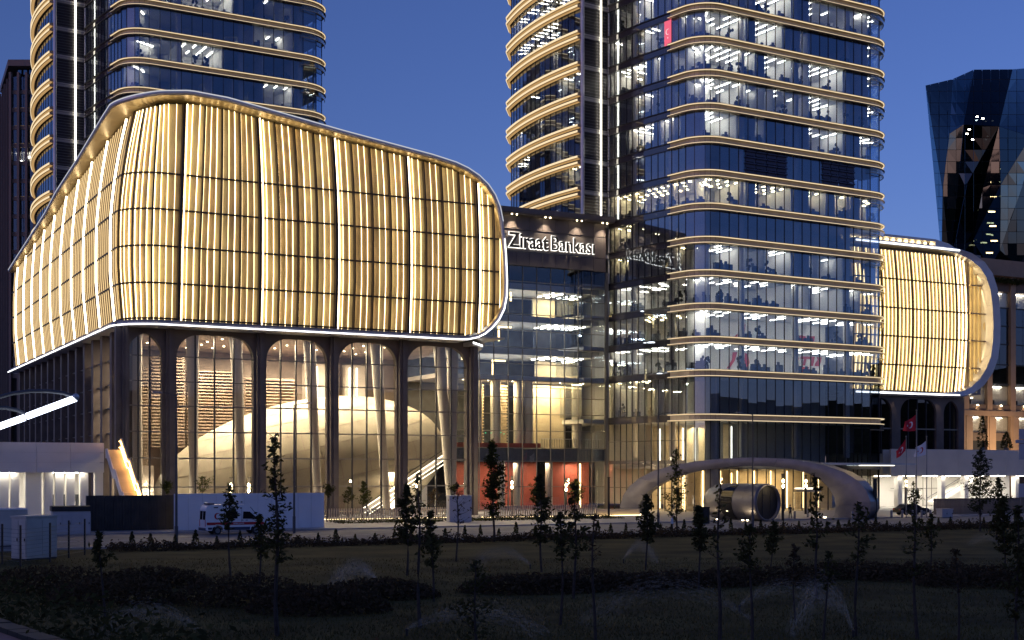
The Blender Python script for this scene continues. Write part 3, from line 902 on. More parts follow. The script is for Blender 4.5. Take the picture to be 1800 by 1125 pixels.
def gold_pavilion():
    root = thing('golden_pavilion', W3(18, 20, 0), 'large golden louvred pavilion on tall dark arches at the left of the towers', 'pavilion building')
    top_a = [(-6, 48.25), (-4, 48.7), (-1.5, 49.25), (1.8, 49.7), (6.3, 49.45), (12, 48.6), (20.5, 47.3), (32.7, 45.65), (35.9, 45.05)]
    top_b = [(2.0, 48.25), (6.0, 47.9), (23, 46.0), (38, 44.7), (47, 43.3), (80, 40.2), (84, 39.8)]
    endc = [(35.9, 45.05), (37.6, 44.5), (39.1, 43.75), (40.4, 42.75), (41.4, 41.5), (42.1, 40.0), (42.5, 38.2), (42.8, 36.0), (43.0, 33.8), (43.15, 30.5), (43.1, 28.6), (42.75, 26.9), (42.0, 25.5), (41.0, 24.4), (40.0, 23.6), (39.0, 23.1), (37.5, 22.75)]
    ZB = 22.7
    # plan path in (a, b)
    plan = [(-6, 84 - 82 * i / 42) for i in range(43)] + [(-1 + 5 * math.cos(rad(t)), 2 + 5 * math.sin(rad(t))) for t in range(188, 271, 9)] + [(-1 + .8 * i, -3) for i in range(1, 56)]
    def ztop(a, b_):
        if b_ > 2: return interp(top_b, b_)
        if a < 36: return interp(top_a, a)
        return interp(endc[:9], a) if a <= 43 else 33
    lower = list(reversed(endc[9:]))
    def zbot(a, b_):
        if b_ > 0 or a < 37.5: return ZB
        return interp(lower, a)
    def plan_n(a, b_):
        if b_ > 2: return Vector((-1, 0))
        if a < -1: return (Vector((a, b_)) - Vector((-1, 2))).normalized()
        return Vector((0, -1))
    def inset(a, b_, z):
        t = (z - ZB) / 25.0
        w = max(0.0, t - .45) / .55
        if b_ > 2: top = 1.4 + .7 * math.exp(-(b_ - 2) / 9.0)
        elif a < 3: top = 2.1
        else: top = 2.1 - .9 * min(1, (a - 3) / 38)
        low = .55 * max(0, .25 - t) / .25
        return .55 + low + top * w ** 1.7
    def surf(a, b_, z, out=0.0):
        n = plan_n(a, b_)
        d = inset(a, b_, z) - out
        sh = 0.0
        if -6 <= a < 12 and b_ <= 2:
            w = max(0.0, (z - 30) / 19.0); sh = 1.5 * w ** 1.5 * max(0.0, 1 - abs(a - 2) / (8.0 if a < 2 else 10.0))
        q = (a - n.x * d + sh, b_ - n.y * d)
        return W3(q[0], q[1], z)
    # lines of the façade: module edges from the back of the left flank to the right end
    mods = []
    for i in range(69): mods.append((-6, 84 - 82 * i / 69.0, 'L', i))
    for i in range(10): t = rad(180 + 90 * i / 10.0); mods.append((-1 + 5 * math.cos(t), 2 + 5 * math.sin(t), 'C', i))
    nf = 54
    for i in range(nf + 1): mods.append((-1 + (42.4 + 1) * i / nf, -3, 'F', i))
    NZ = 12
    rails = [27.5, 31.75, 36.0, 40.25]
    shared = {}
    main_at = {}
    for i in range(len(mods) - 1):
        a0, b0, s0, k0 = mods[i]; a1, b1, s1, k1 = mods[i + 1]
        front = not (s0 == 'L')
        m0, m1 = (a0, b0), (a1, b1)
        zt0, zt1 = ztop(*m0) - .5, ztop(*m1) - .5
        zb0, zb1 = zbot(*m0) + .55, zbot(*m1) + .55
        rows0 = [zb0 + (zt0 - zb0) * j / NZ for j in range(NZ + 1)]
        rows1 = [zb1 + (zt1 - zb1) * j / NZ for j in range(NZ + 1)]
        # brass panel
        p = MB(); p.grid([[surf(*m0, z0), surf(*m1, z1)] for z0, z1 in zip(rows0, rows1)])
        p.grid([[surf(*m1, z1, -.08), surf(*m0, z0, -.08)] for z0, z1 in zip(rows0, rows1)])
        dark_mod = (k0 % 12 in (5, 6)) and front
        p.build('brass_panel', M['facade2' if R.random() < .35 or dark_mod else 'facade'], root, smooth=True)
        # blade on the far edge of the module (near edge on the flank seen from the front)
        if front:
            is_main = (s0 == 'F' and k0 % 12 == 1)
            sub = k0 % 3 == 1 and not is_main
            e, rows = m1, rows1
        else:
            is_main = k0 % 7 == 3; sub = k0 % 7 in (0, 5) and False
            e, rows = m1, rows1
        n = plan_n(*e); t = Vector((-n.y, n.x))
        dep = .62 if is_main else (.5 if sub else .32)
        th = .16 if is_main else (.09 if sub else .04)
        if not front: dep *= .8
        def P(off_t, out, z): 
            x, y, zz = surf(*e, z, out)
            tt = W2(t.x * off_t, t.y * off_t); o = W2(0, 0)
            return (x + tt[0] - o[0], y + tt[1] - o[1], zz)
        p = MB()
        p.grid([[P(-th, .0, z), P(-th, dep, z), P(th, dep, z), P(th, 0, z)] for z in rows], closed=True)
        p.face([P(-th, 0, rows[-1]), P(-th, dep, rows[-1]), P(th, dep, rows[-1]), P(th, 0, rows[-1])])
        bl = p.build('main_fin' if is_main else 'louvre_blade', M['bronze' if (sub or is_main) else 'blade'], root)
        # led strip tucked beside the blade
        sgn = 1
        if is_main:
            for o0, w_, dd in ((th + .22, .04 if front else .024, .25),):
                p = MB(); p.grid([[P(o0 - w_, .22, z), P(o0 - w_, dd + .22, z), P(o0 + w_, dd + .22, z), P(o0 + w_, .22, z)] for z in rows], closed=True)
                p.build('led_strip', M['e_fin'], bl)
        else:
            o0 = sgn * (th + .07)
            p = MB(); p.grid([[P(o0 - .028, .15, z), P(o0 - .028, .22, z), P(o0 + .028, .22, z), P(o0 + .028, .15, z)] for z in rows], closed=True)
            p.build('led_strip', M[R.choice(('e_strip', 'e_strip', 'e_strip1', 'e_strip2')) if front else 'e_soft'], bl)
    # dark horizontal rails between the main fins
    def rail_run(run, z):
        rows = []
        for m_ in run:
            rows.append([surf(*m_, z - .09, .02), surf(*m_, z - .09, .34), surf(*m_, z + .09, .34), surf(*m_, z + .09, .02)])
        p = MB(); p.grid(rows, closed=True); p.face(rows[0][::-1]); p.face(rows[-1])
        p.build('rail', M['bronze'], root)
    for z in rails + [ZB + .75]:
        run = []
        for i, (a, b_, s_, k) in enumerate(mods):
            if z > ztop(a, b_) - .7 or (s_ == 'F' and z < zbot(a, b_) + .5): continue
            run.append((a, b_))
            cut = (s_ == 'F' and k % 12 == 2) or (s_ == 'L' and k % 7 == 4)
            if cut or i == len(mods) - 1:
                if len(run) > 1:
                    rail_run(run, z)
                run = [(a, b_)]
        if len(run) > 1: rail_run(run, z)
    # rim: one closed hood from the top of the flank round the right end and back along the bottom
    up, ups = [], []
    for (a, b_) in plan:
        if b_ <= 0 and a > 35.8: break
        up.append((a, b_, ztop(a, b_)))
    line = up + [(a, -3, z) for a, z in endc] + [(a, b_, ZB) for a, b_ in reversed([q for q in plan if not (q[1] <= 0 and q[0] > 37)])]
    def frame_rows(line, prof):
        rows = []
        n = len(line)
        for i, (a, b_, z) in enumerate(line):
            p0, p1 = line[max(0, i - 1)], line[min(n - 1, i + 1)]
            nn = plan_n(a, b_)
            tg = Vector((p1[0] - p0[0], p1[1] - p0[1], p1[2] - p0[2])).normalized()
            n3 = Vector((nn.x, nn.y, 0))
            upv = n3.cross(tg).normalized()        # points out of the ring
            row = []
            for o, u in prof:
                q = Vector((a, b_, z)) + n3 * o + upv * u
                row.append(W3(q.x, q.y, q.z))
            rows.append(row)
        return rows
    tests = frame_rows(line[:2], [(0, 0), (0, 1)])
    sg = 1 if tests[0][1][2] > tests[0][0][2] else -1
    rim_p = [(.18, -.26 * sg), (.30, -.12 * sg), (.30, .08 * sg), (.15, .22 * sg), (-5.0, .22 * sg), (-5.0, .02 * sg), (-.25, -.20 * sg)]
    p = MB(); p.grid(frame_rows(line, rim_p), closed=True)
    rr_ = frame_rows(line, rim_p); p.face(rr_[0]); p.face(rr_[-1][::-1])
    rim = p.build('rim', M['silver'], root, smooth=False)
    so = [(-.22, -.46 * sg), (.12, -.46 * sg), (.16, -.43 * sg), (-.22, -.33 * sg), (-4.6, -.10 * sg), (-4.6, -.18 * sg)]
    p = MB(); p.grid(frame_rows(line[:len(up) + len(endc) + 2], [(.1, -.31 * sg), (.1, -.27 * sg), (-4.6, -.06 * sg), (-4.6, -.1 * sg)]), closed=True)
    p.build('hood_lining', M['hood'], rim)
    # bright white line along the lower edge and the right end
    k0 = len(up) + 7
    p = MB(); p.grid(frame_rows(line[k0:], [(.305, -.02 * sg), (.37, -.02 * sg), (.37, .13 * sg), (.305, .13 * sg)]), closed=True)
    p.build('light_line', M['e_white'], rim)
    p = MB(); p.grid(frame_rows(line[:k0], [(.20, .12 * sg), (.32, .12 * sg), (.32, .23 * sg), (.20, .23 * sg)]), closed=True)
    p.build('edge_light', M['e_rim'], rim)
    # roof, right end wall, rear walls
    inn = [(a + (4.0 if b_ > 2 else 0), b_ + (4.0 if b_ <= 2 else 0)) for a, b_ in plan]
    p = MB(); rows = []
    for a, b_ in plan:
        n = plan_n(a, b_); z = ztop(a, b_) + .1
        rows.append([W3(a - n.x * 3.4, b_ - n.y * 3.4, z), W3(a - n.x * 9 + (8 if b_ > 6 else 0), b_ - n.y * 9, z - .6), W3(40, max(60, b_), 40)])
    p.grid(rows); p.build('roof', M['zinc'], root)
    p = MB(); pts = [(a - .9, z) for a, z in endc]
    f = [W3(a, 1.2, z) for a, z in pts]; g = [W3(a, 60, z) for a, z in pts]
    p.grid([f, g]); p.build('end_wall', M['zinc'], root)
    # underside
    p = MB()
    for a, b_ in plan: pass
    poly = [W2(a + (.0 if b_ > 5 else 0), b_) for a, b_ in plan] + [W2(42, 84), W2(-6, 84)]
    p.prism(poly, ZB + .28, ZB + .5); p.build('soffit', M['soffit'], root)
    # spur of the rim behind the right end
    p = MB()
    sp = [(38.6, -2.6), (41.8, 1.0), (43.6, 6.0), (43.8, 12), (40, 14), (38, 6)]
    p.prism([W2(*q) for q in sp], 22.05, 22.55); spur = p.build('soffit_wing', M['silver'], root)
    p = MB(); p.sweep([W2(*q) for q in sp[:4]], [(0, 22.3), (.08, 22.3), (.08, 22.5), (0, 22.5)]); p.build('light_line', M['e_white'], spur)
    # ---- base: arches, columns, glass grid
    opens = [(-4.7, -.7), (1.0, 10.3), (11.9, 19.7), (21.2, 29.05), (30.45, 39.0)]
    arched_front(root, opens, (-.1, .7), 21.95, 2.7, 22.9)
    for a in (.15, 11.1, 20.45, 29.75, 39.75, -4.95):
        w_ = .52 if a > -4 else .36
        p = MB(); p.ab(a - w_, a + w_, -.75, -.12, PZ, 22.8); p.ab(a - w_ * .45, a + w_ * .45, -1.0, -.76, PZ, 22.8)
        p.build('column', M['frame'], root)
    zr = [PZ, .95, 3.95, 7.35, 10.45, 13.5, 16.35, 19.3, 22.0]
    for oi, (a0, a1) in enumerate(opens):
        n = 3 if oi == 0 else 4
        xs = [a0 + (a1 - a0) * k / n for k in range(n + 1)]
        for k in range(n):
            for z0, z1 in zip(zr, zr[1:]):
                pane(W2(xs[k], .35), W2(xs[k + 1], .35), z0 + .03, z1 - .03, M['gl_hall'], root)
        for x in xs[1:-1]:
            p = MB(); p.ab(x - .07, x + .07, .22, .52, PZ, 21.9); p.build('mullion', M['mull'], root)
        for z in zr[1:-1]:
            p = MB(); p.ab(a0, a1, .24, .5, z - .07, z + .07); p.build('transom', M['mull_l'], root)
    # left flank of the base: deep dark piers, recessed glass
    npier = 14
    for i in range(npier + 1):
        b_ = 1.5 + i * 5.6
        p = MB(); p.ab(-5.1, -3.9, b_ - .55, b_ + .55, PZ, 22.75); p.build('flank_pier', M['frame'], root)
        if i < npier:
            for z0, z1 in zip(zr[::2], zr[2::2] + [22.5]):
                pane(W2(-4.3, b_ + 5.0), W2(-4.3, b_ + .6), z0, z1 - .1, M['gl_hall'], root)
            for z in (7.35, 10.45, 13.5, 16.35, 19.3):
                p = MB(); p.ab(-4.6, -4.1, b_ + .56, b_ + 5.04, z - .06, z + .06); p.build('transom', M['mull_l'], root)
            p = MB(); p.lathe(W3(-5.3, b_ + 2.8, 22.78), [(.12, 0), (.12, .15)], 8); p.build('downlight', M['e_down'], root)
            lamp_spot('flank_lamp', W3(-5.0, b_ + 2.8, 22.6), 60, (1, .72, .42), root, 70)
    # ---- hall inside
    p = MB(); p.ab(-4.3, 42, .8, 34, PZ, .22); p.build('hall_floor', M['paving'], root)
    p = MB(); p.ab(-4.3, 43, 27, 27.4, .3, 22.6); p.build('hall_wall', M['woodwall'], root)
    p = MB(); p.ab(-4.3, 42, .8, 34, 22.3, 22.85); p.build('hall_ceiling', M['woodwall'], root)
    # stacks of brown louvres on the back of the hall
    for a0, a1, z0, z1 in ((-3.5, 2.4, 6.5, 19.5), (7.5, 14.5, 9, 19.2), (15.5, 22.5, 9, 18.6), (2.8, 7.2, 9, 21)):
        p = MB(); z = z0
        while z < z1:
            p.ab(a0, a1, 20.0, 20.5, z, z + .16); z += .42
        p.ab(a0, a1, 20.6, 20.8, z0, z1)
        p.build('louvre_screen', M['wood'], root)
    for a0, a1 in ((25, 30), (31, 34)):
        p = MB(); p.ab(a0, a1, 23, 24.5, 15.5, 21); p.build('gallery_wall', M['cream'], root)
        p = MB(); p.ab(a0 + .5, a0 + .7, 22.8, 22.95, 16, 20.6); p.ab(a0 + 1.6, a0 + 1.75, 22.8, 22.95, 16, 20.6); p.build('light_line', M['e_whitew'], root)
    # leaning tapered columns
    for a, lean in ((-3.2, .6), (8.9, 1.2), (18.3, 1.6), (27.3, 1.9), (36.2, 2.2), (38.2, 0.3), (3.6, .4)):
        x0, y0 = W2(a + lean, 3.4); x1, y1 = W2(a, 2.6)
        p = MB(); p.tube([(x0, y0, .2), (x1 * .55 + x0 * .45, y1 * .55 + y0 * .45, 12), (x1, y1, 22.3)], [.5, .6, .8], 14)
        p.build('leaning_column', M['column'], root, smooth=True)
    p = MB(); p.ab(20.5, 28.4, 17, 17.4, .3, 5.2); p.ab(31, 37, 15, 15.4, .3, 4.6); p.build('red_wall', M['red'], root)
    p = MB(); p.ab(28.6, 41.5, 18, 18.3, .3, 7.5); p.build('foyer_wall', M['white'], root)
    for a in (31, 36, 40): lamp_area('foyer_lamp', W3(a, 14, 7.2), 1.5, 520, (1.0, .88, .66), root)
    p = MB(); p.ab(-3.8, .5, 9, 9.3, .3, 6.5); p.build('foyer_wall', M['cream'], root)
    p = MB()
    for k in range(6): p.ab(-3.4 + k * .62, -3.28 + k * .62, 8.7, 8.85, .4, 3.6)
    for k in range(4): p.ab(-3.4, .3, 8.7, 8.85, .5 + k * .95, .58 + k * .95)
    p.build('lit_screen', M['e_whitew'], root)
    # ceiling downlights
    for i in range(13):
        for j in range(5):
            if R.random() < .35: continue
            c = W3(-2 + i * 3.3 + R.uniform(-.6, .6), 3.0 + j * 4.2 + R.uniform(-.6, .6), 22.2)
            p = MB(); p.lathe(c, [(.13, 0), (.13, .09)], 8); p.build('downlight', M['e_down'], root)
    for a, b_, pw in ((4, 8, 700), (14, 8, 700), (24, 8, 700), (34, 8, 600), (10, 16, 900), (22, 16, 900)):
        lamp_area('hall_lamp', W3(a, b_, 22.0), 2.0, pw * 7.4, (1.0, .83, .58), root)
    for a, b_ in ((-2.5, 5), (31, 6), (38, 5)):
        lamp_area('hall_lamp', W3(a, b_, 5.6), 1.5, 1300, (1.0, .85, .6), root)
    for a in (28.5, 33.0):
        lamp_area('floor_lamp', W3(a, 8.5, .6), 1.2, 900, (1.0, .90, .72), root, (rad(180), 0, 0))
    return root

gold_pavilion()

# auditorium shell inside the hall: a big leaning egg
b = MB()
rot = Matrix.Rotation(rad(28), 3, 'Z') @ Matrix.Rotation(rad(-13), 3, 'Y')
c = W3(21.5, 13.5, 5.6)
b.ball((0, 0, 0), (20.4, 8.5, 9.5), 48, 28, rot)
b.v = [(x + c[0], y + c[1], max(.24, z + c[2])) for x, y, z in b.v]
shell = b.stand('auditorium_shell', M['woodwall'], W3(21.5, 13.5, .22), 'cream egg shaped auditorium shell standing inside the arched hall', 'auditorium', smooth=True)
def egg(u, v):
    p = rot @ Vector((20.5 * math.sin(v) * math.cos(u), 8.6 * math.sin(v) * math.sin(u), -9.6 * math.cos(v)))
    return (p.x + c[0], p.y + c[1], p.z + c[2])
nu, nv = 30, 13
for j in range(2, nv):
    for i in range(nu):
        o = .5 * (j % 2)
        u0, u1 = 2 * math.pi * (i + o) / nu, 2 * math.pi * (i + 1 + o) / nu
        v0, v1 = math.pi * (j + .02) / nv, math.pi * (j + .98) / nv
        um = (u0 + u1) / 2
        if math.sin(um) > .45: continue                          # the far side of the egg is never seen
        gu = .0022 / max(.25, math.sin((v0 + v1) / 2))
        g = [[egg(u0 + gu + (u1 - u0 - 2 * gu) * k / 3, v0 + (v1 - v0) * q / 3) for k in range(4)] for q in range(4)]
        if min(p[2] for r_ in g for p in r_) < .26: continue
        b = MB(); b.grid(g); b.build('shell_panel', M['dome'], shell, smooth=True)

# escalator at the right of the hall
esc = thing('escalator', W3(28, 6, .22), 'lit escalator climbing to the right inside the arched hall', 'escalator')
def ramp(mb, a0, z0, a1, z1, b0, b1, h):
    p = [W2(a0, b0), W2(a1, b0), W2(a1, b1), W2(a0, b1)]
    mb.hexa([(*p[0], z0), (*p[1], z1), (*p[2], z1), (*p[3], z0)], [(*p[0], z0 + h), (*p[1], z1 + h), (*p[2], z1 + h), (*p[3], z0 + h)])
p = MB(); ramp(p, 26.5, .3, 39.5, 8.2, 5.0, 6.6, .5); p.build('truss', M['cream'], esc)
for o, z in ((4.9, .9), (6.7, .9)):
    p = MB(); ramp(p, 26.5, .3 + z, 39.5, 8.2 + z, o, o + .1, .10); p.build('handrail', M['black'], esc)
for z in (.35, -.35, -.9):
    p = MB(); ramp(p, 26.5, .65 + z, 39.5, 8.55 + z, 4.8, 4.88, .09); p.build('light_line', M['e_whitew'], esc)

# ------------------------------------------------------------------ right-hand golden pavilion
def right_pavilion():
    B0 = -1.2
    root = thing('golden_pavilion', W3(120, 6, 0), 'smaller golden louvred pavilion with thick rim at the right of the wide tower', 'pavilion building')
    ZB = 18.1
    def zt(a): return 41.0 + .0 * a
    aR = 127.6
    def surf(a, z, out=0):
        t = (z - ZB) / 23.0
        bulge = .9 * (1 - (2 * t - 1) ** 2)
        return W3(a, B0 + 1.0 - bulge - out, z)
    n = 30; a0 = 104.0; L = [a0 + (aR - a0) * i / n for i in range(n + 1)]
    NZ = 10; Z = [ZB + .4 + (zt(0) - 1.2 - ZB) * j / NZ for j in range(NZ + 1)]
    for i in range(n):
        p = MB(); p.grid([[surf(L[i], z), surf(L[i + 1], z)] for z in Z]); p.grid([[surf(L[i + 1], z, -.08), surf(L[i], z, -.08)] for z in Z])
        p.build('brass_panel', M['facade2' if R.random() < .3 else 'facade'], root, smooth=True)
        sub = i % 4 == 2; main = i % 8 == 0 or i > 26
        th = .09 if sub else .04; dep = .45 if sub else .3
        e = L[i + 1]
        p = MB(); p.grid([[surf(e - th, z), surf(e - th, z, dep), surf(e + th, z, dep), surf(e + th, z)] for z in Z], closed=True)
        bl = p.build('louvre_blade', M['bronze' if sub else 'blade'], root)
        o = e - th - .08
        w_ = .05 if main else .024
        p = MB(); p.grid([[surf(o - w_, z, .10), surf(o - w_, z, .17), surf(o + w_, z, .17), surf(o + w_, z, .10)] for z in Z], closed=True)
        p.build('led_strip', M['e_fin' if main and i > 26 else 'e_strip1'], bl)
    for z in (22.4, 26.8, 31.2, 35.7):
        for i in range(0, n, 4):
            q0, q1 = L[i] + .1, L[min(n, i + 4)] - .1
            p = MB(); p.hexa([surf(q0, z - .1, .02), surf(q0, z - .1, .34), surf(q1, z - .1, .34), surf(q1, z - .1, .02)], [surf(q0, z + .1, .02), surf(q0, z + .1, .34), surf(q1, z + .1, .34), surf(q1, z + .1, .02)])
            p.build('rail', M['bronze'], root)
    # return at the right: a flank that comes forward to the hood
    fl = [(aR + .2, B0 + .2), (aR + 1.3, B0 + .7), (aR + 2.6, B0 + 2.0), (aR + 3.6, B0 + 4.2)]
    # hood: thick ring from the roof round the right end and under
    ring = [(104, 41.3), (122, 41.3), (125.5, 41.2), (128.0, 40.6), (130.0, 39.4), (131.4, 37.6), (132.3, 35.3), (132.8, 32.5), (133.0, 29.5), (132.9, 26.6), (132.4, 23.9), (131.4, 21.6), (130.0, 19.7), (128.2, 18.4), (126.5, 17.9), (122, 17.8), (104, 17.8)]
    def front(a): return B0 - .4 if a < 126 else B0 - .4 - 1.6 * min(1, (a - 126) / 6)
    rows = []
    for i, (a, z) in enumerate(ring):
        p0, p1 = ring[max(0, i - 1)], ring[min(len(ring) - 1, i + 1)]
        t = Vector((p1[0] - p0[0], p1[1] - p0[1])).normalized(); o = Vector((-t.y, t.x))
        w_ = .45 if a < 124 else .45 + .9 * min(1, (a - 124) / 7)
        f = front(a)
        A, Zo = a, z
        ia, iz = a - o.x * w_, z - o.y * w_
        xa, xz = a + o.x * .25, z + o.y * .25
        rows.append([W3(ia, f + .25, iz), W3(A, f, Zo), W3(xa, f + .5, xz), W3(xa, f + 9, xz), W3(ia - o.x * .2, f + 4.5, iz - o.y * .2)])
    p = MB(); p.grid(rows, closed=True); p.face(rows[0]); p.face(rows[-1][::-1])
    rim = p.build('rim', M['silver'], root, smooth=False)
    rl = []
    for r_ in rows[3:-2]:
        I_ = Vector(r_[0]); J = Vector(r_[4])
        rl.append([I_ + Vector((0, 0, 0)), I_ * .999 + J * .001, J])
    # white lines
    for (z, nm) in ((41.0, 0), (17.95, 1)):
        p = MB(); p.hexa([W3(104, B0 - .5, z - .08), W3(125.6, B0 - .5, z - .08), W3(125.6, B0 - .42, z - .08), W3(104, B0 - .42, z - .08)], [W3(104, B0 - .5, z + .12), W3(125.6, B0 - .5, z + .12), W3(125.6, B0 - .42, z + .12), W3(104, B0 - .42, z + .12)])
        p.build('light_line', M['e_white'], rim)
    # flank panels behind the hood
    k = 5
    for i in range(k):
        u0, u1 = i / k, (i + 1) / k
        def q(u, z): return W3(aR + .3 + 4.6 * u, B0 + .3 + .6 * u, z)
        z0 = 18.6 + 3.0 * max(0, u0 - .4) / .6; z1 = 40.6 - 3.5 * max(0, u0 - .3) / .7
        p = MB(); p.hexa([q(u0, z0), q(u1, z0 + .5), W3(aR + .3 + 4.6 * u1, B0 + 1.4, z0 + .5), W3(aR + .3 + 4.6 * u0, B0 + 1.4, z0)], [q(u0, z1), q(u1, z1 - .5), W3(aR + .3 + 4.6 * u1, B0 + 1.4, z1 - .5), W3(aR + .3 + 4.6 * u0, B0 + 1.4, z1)])
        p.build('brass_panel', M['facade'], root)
        x = aR + .3 + 4.6 * u0
        p = MB(); p.ab(x - .04, x + .04, B0 - .15, B0 + .25, z0, z1); bl = p.build('louvre_blade', M['blade'], root)
        p = MB(); p.ab(x + .06, x + .13, B0 + .08, B0 + .2, z0, z1); p.build('led_strip', M['e_strip'], bl)
    for z in (22.4, 26.8, 31.2, 35.7):
        p = MB(); p.ab(aR + .6, aR + 4.8, B0 - .3, B0 + .2, z - .09, z + .09); p.build('rail', M['ledge'], root)
    # back body, roof terrace, dark base with two arches
    p = MB(); p.ab(104, 132.4, B0 + 1.6, 40, 18.3, 41.0); p.build('body', M['zinc'], root)
    p = MB(); p.ab(104, 121, B0 + 3.0, B0 + 3.3, 41.3, 42.9); p.ab(104, 123, B0 + 2.2, 40, 42.6, 43.0); p.extr([(123, 43.0), (123, 41.2), (130, 40.0), (128.5, 41.4), (126, 42.5)], W3(0, B0 + 2.2, 0), UA, UZ, UB, 0, 30); p.build('roof_terrace', M['silver'], root)
    p = MB()
    for i in range(14): p.ab(105 + i * 1.35, 105.4 + i * 1.35, B0 + 2.7, B0 + 2.95, 41.5, 42.5)
    p.build('terrace_light', M['e_cove'], root)
    arched_front(root, [(104.5, 112.4), (114.2, 121.8), (123.4, 126.6)], (B0 + .8, B0 + 1.5), 17.2, 2.2, 18.0, base=8.6)
    for a0, a1 in ((104.5, 112.4), (114.2, 121.8), (123.4, 126.6)):
        m_ = 4 if a1 - a0 > 4 else 2
        for k in range(m_):
            q0, q1 = a0 + (a1 - a0) * k / m_, a0 + (a1 - a0) * (k + 1) / m_
            pane(W2(q0, B0 + 1.2), W2(q1, B0 + 1.2), 8.6, 17.4, M['gl_dark'], root)
            p = MB(); p.ab(q0 - .05, q0 + .05, B0 + 1.0, B0 + 1.4, 8.6, 17.2); p.build('mullion', M['mull'], root)
        p = MB(); p.ab(a0, a1, B0 + .95, B0 + 1.4, 12.4, 12.6); p.build('transom', M['mull_l'], root)
        c = W3((a0 + a1) / 2 + 4, B0 + .3, 17.6)
        p = MB(); p.lathe(c, [(.16, 0), (.16, .14)], 8); p.build('downlight', M['e_down'], root)
        lamp_spot('soffit_lamp', (c[0], c[1], 17.5), 90, (1, .75, .45), root, 60)
    p = MB(); p.ab(104, 128.2, B0 + 3.5, 36, 8.6, 18.0); p.build('dark_interior', M['dark'], root)
    return root
right_pavilion()

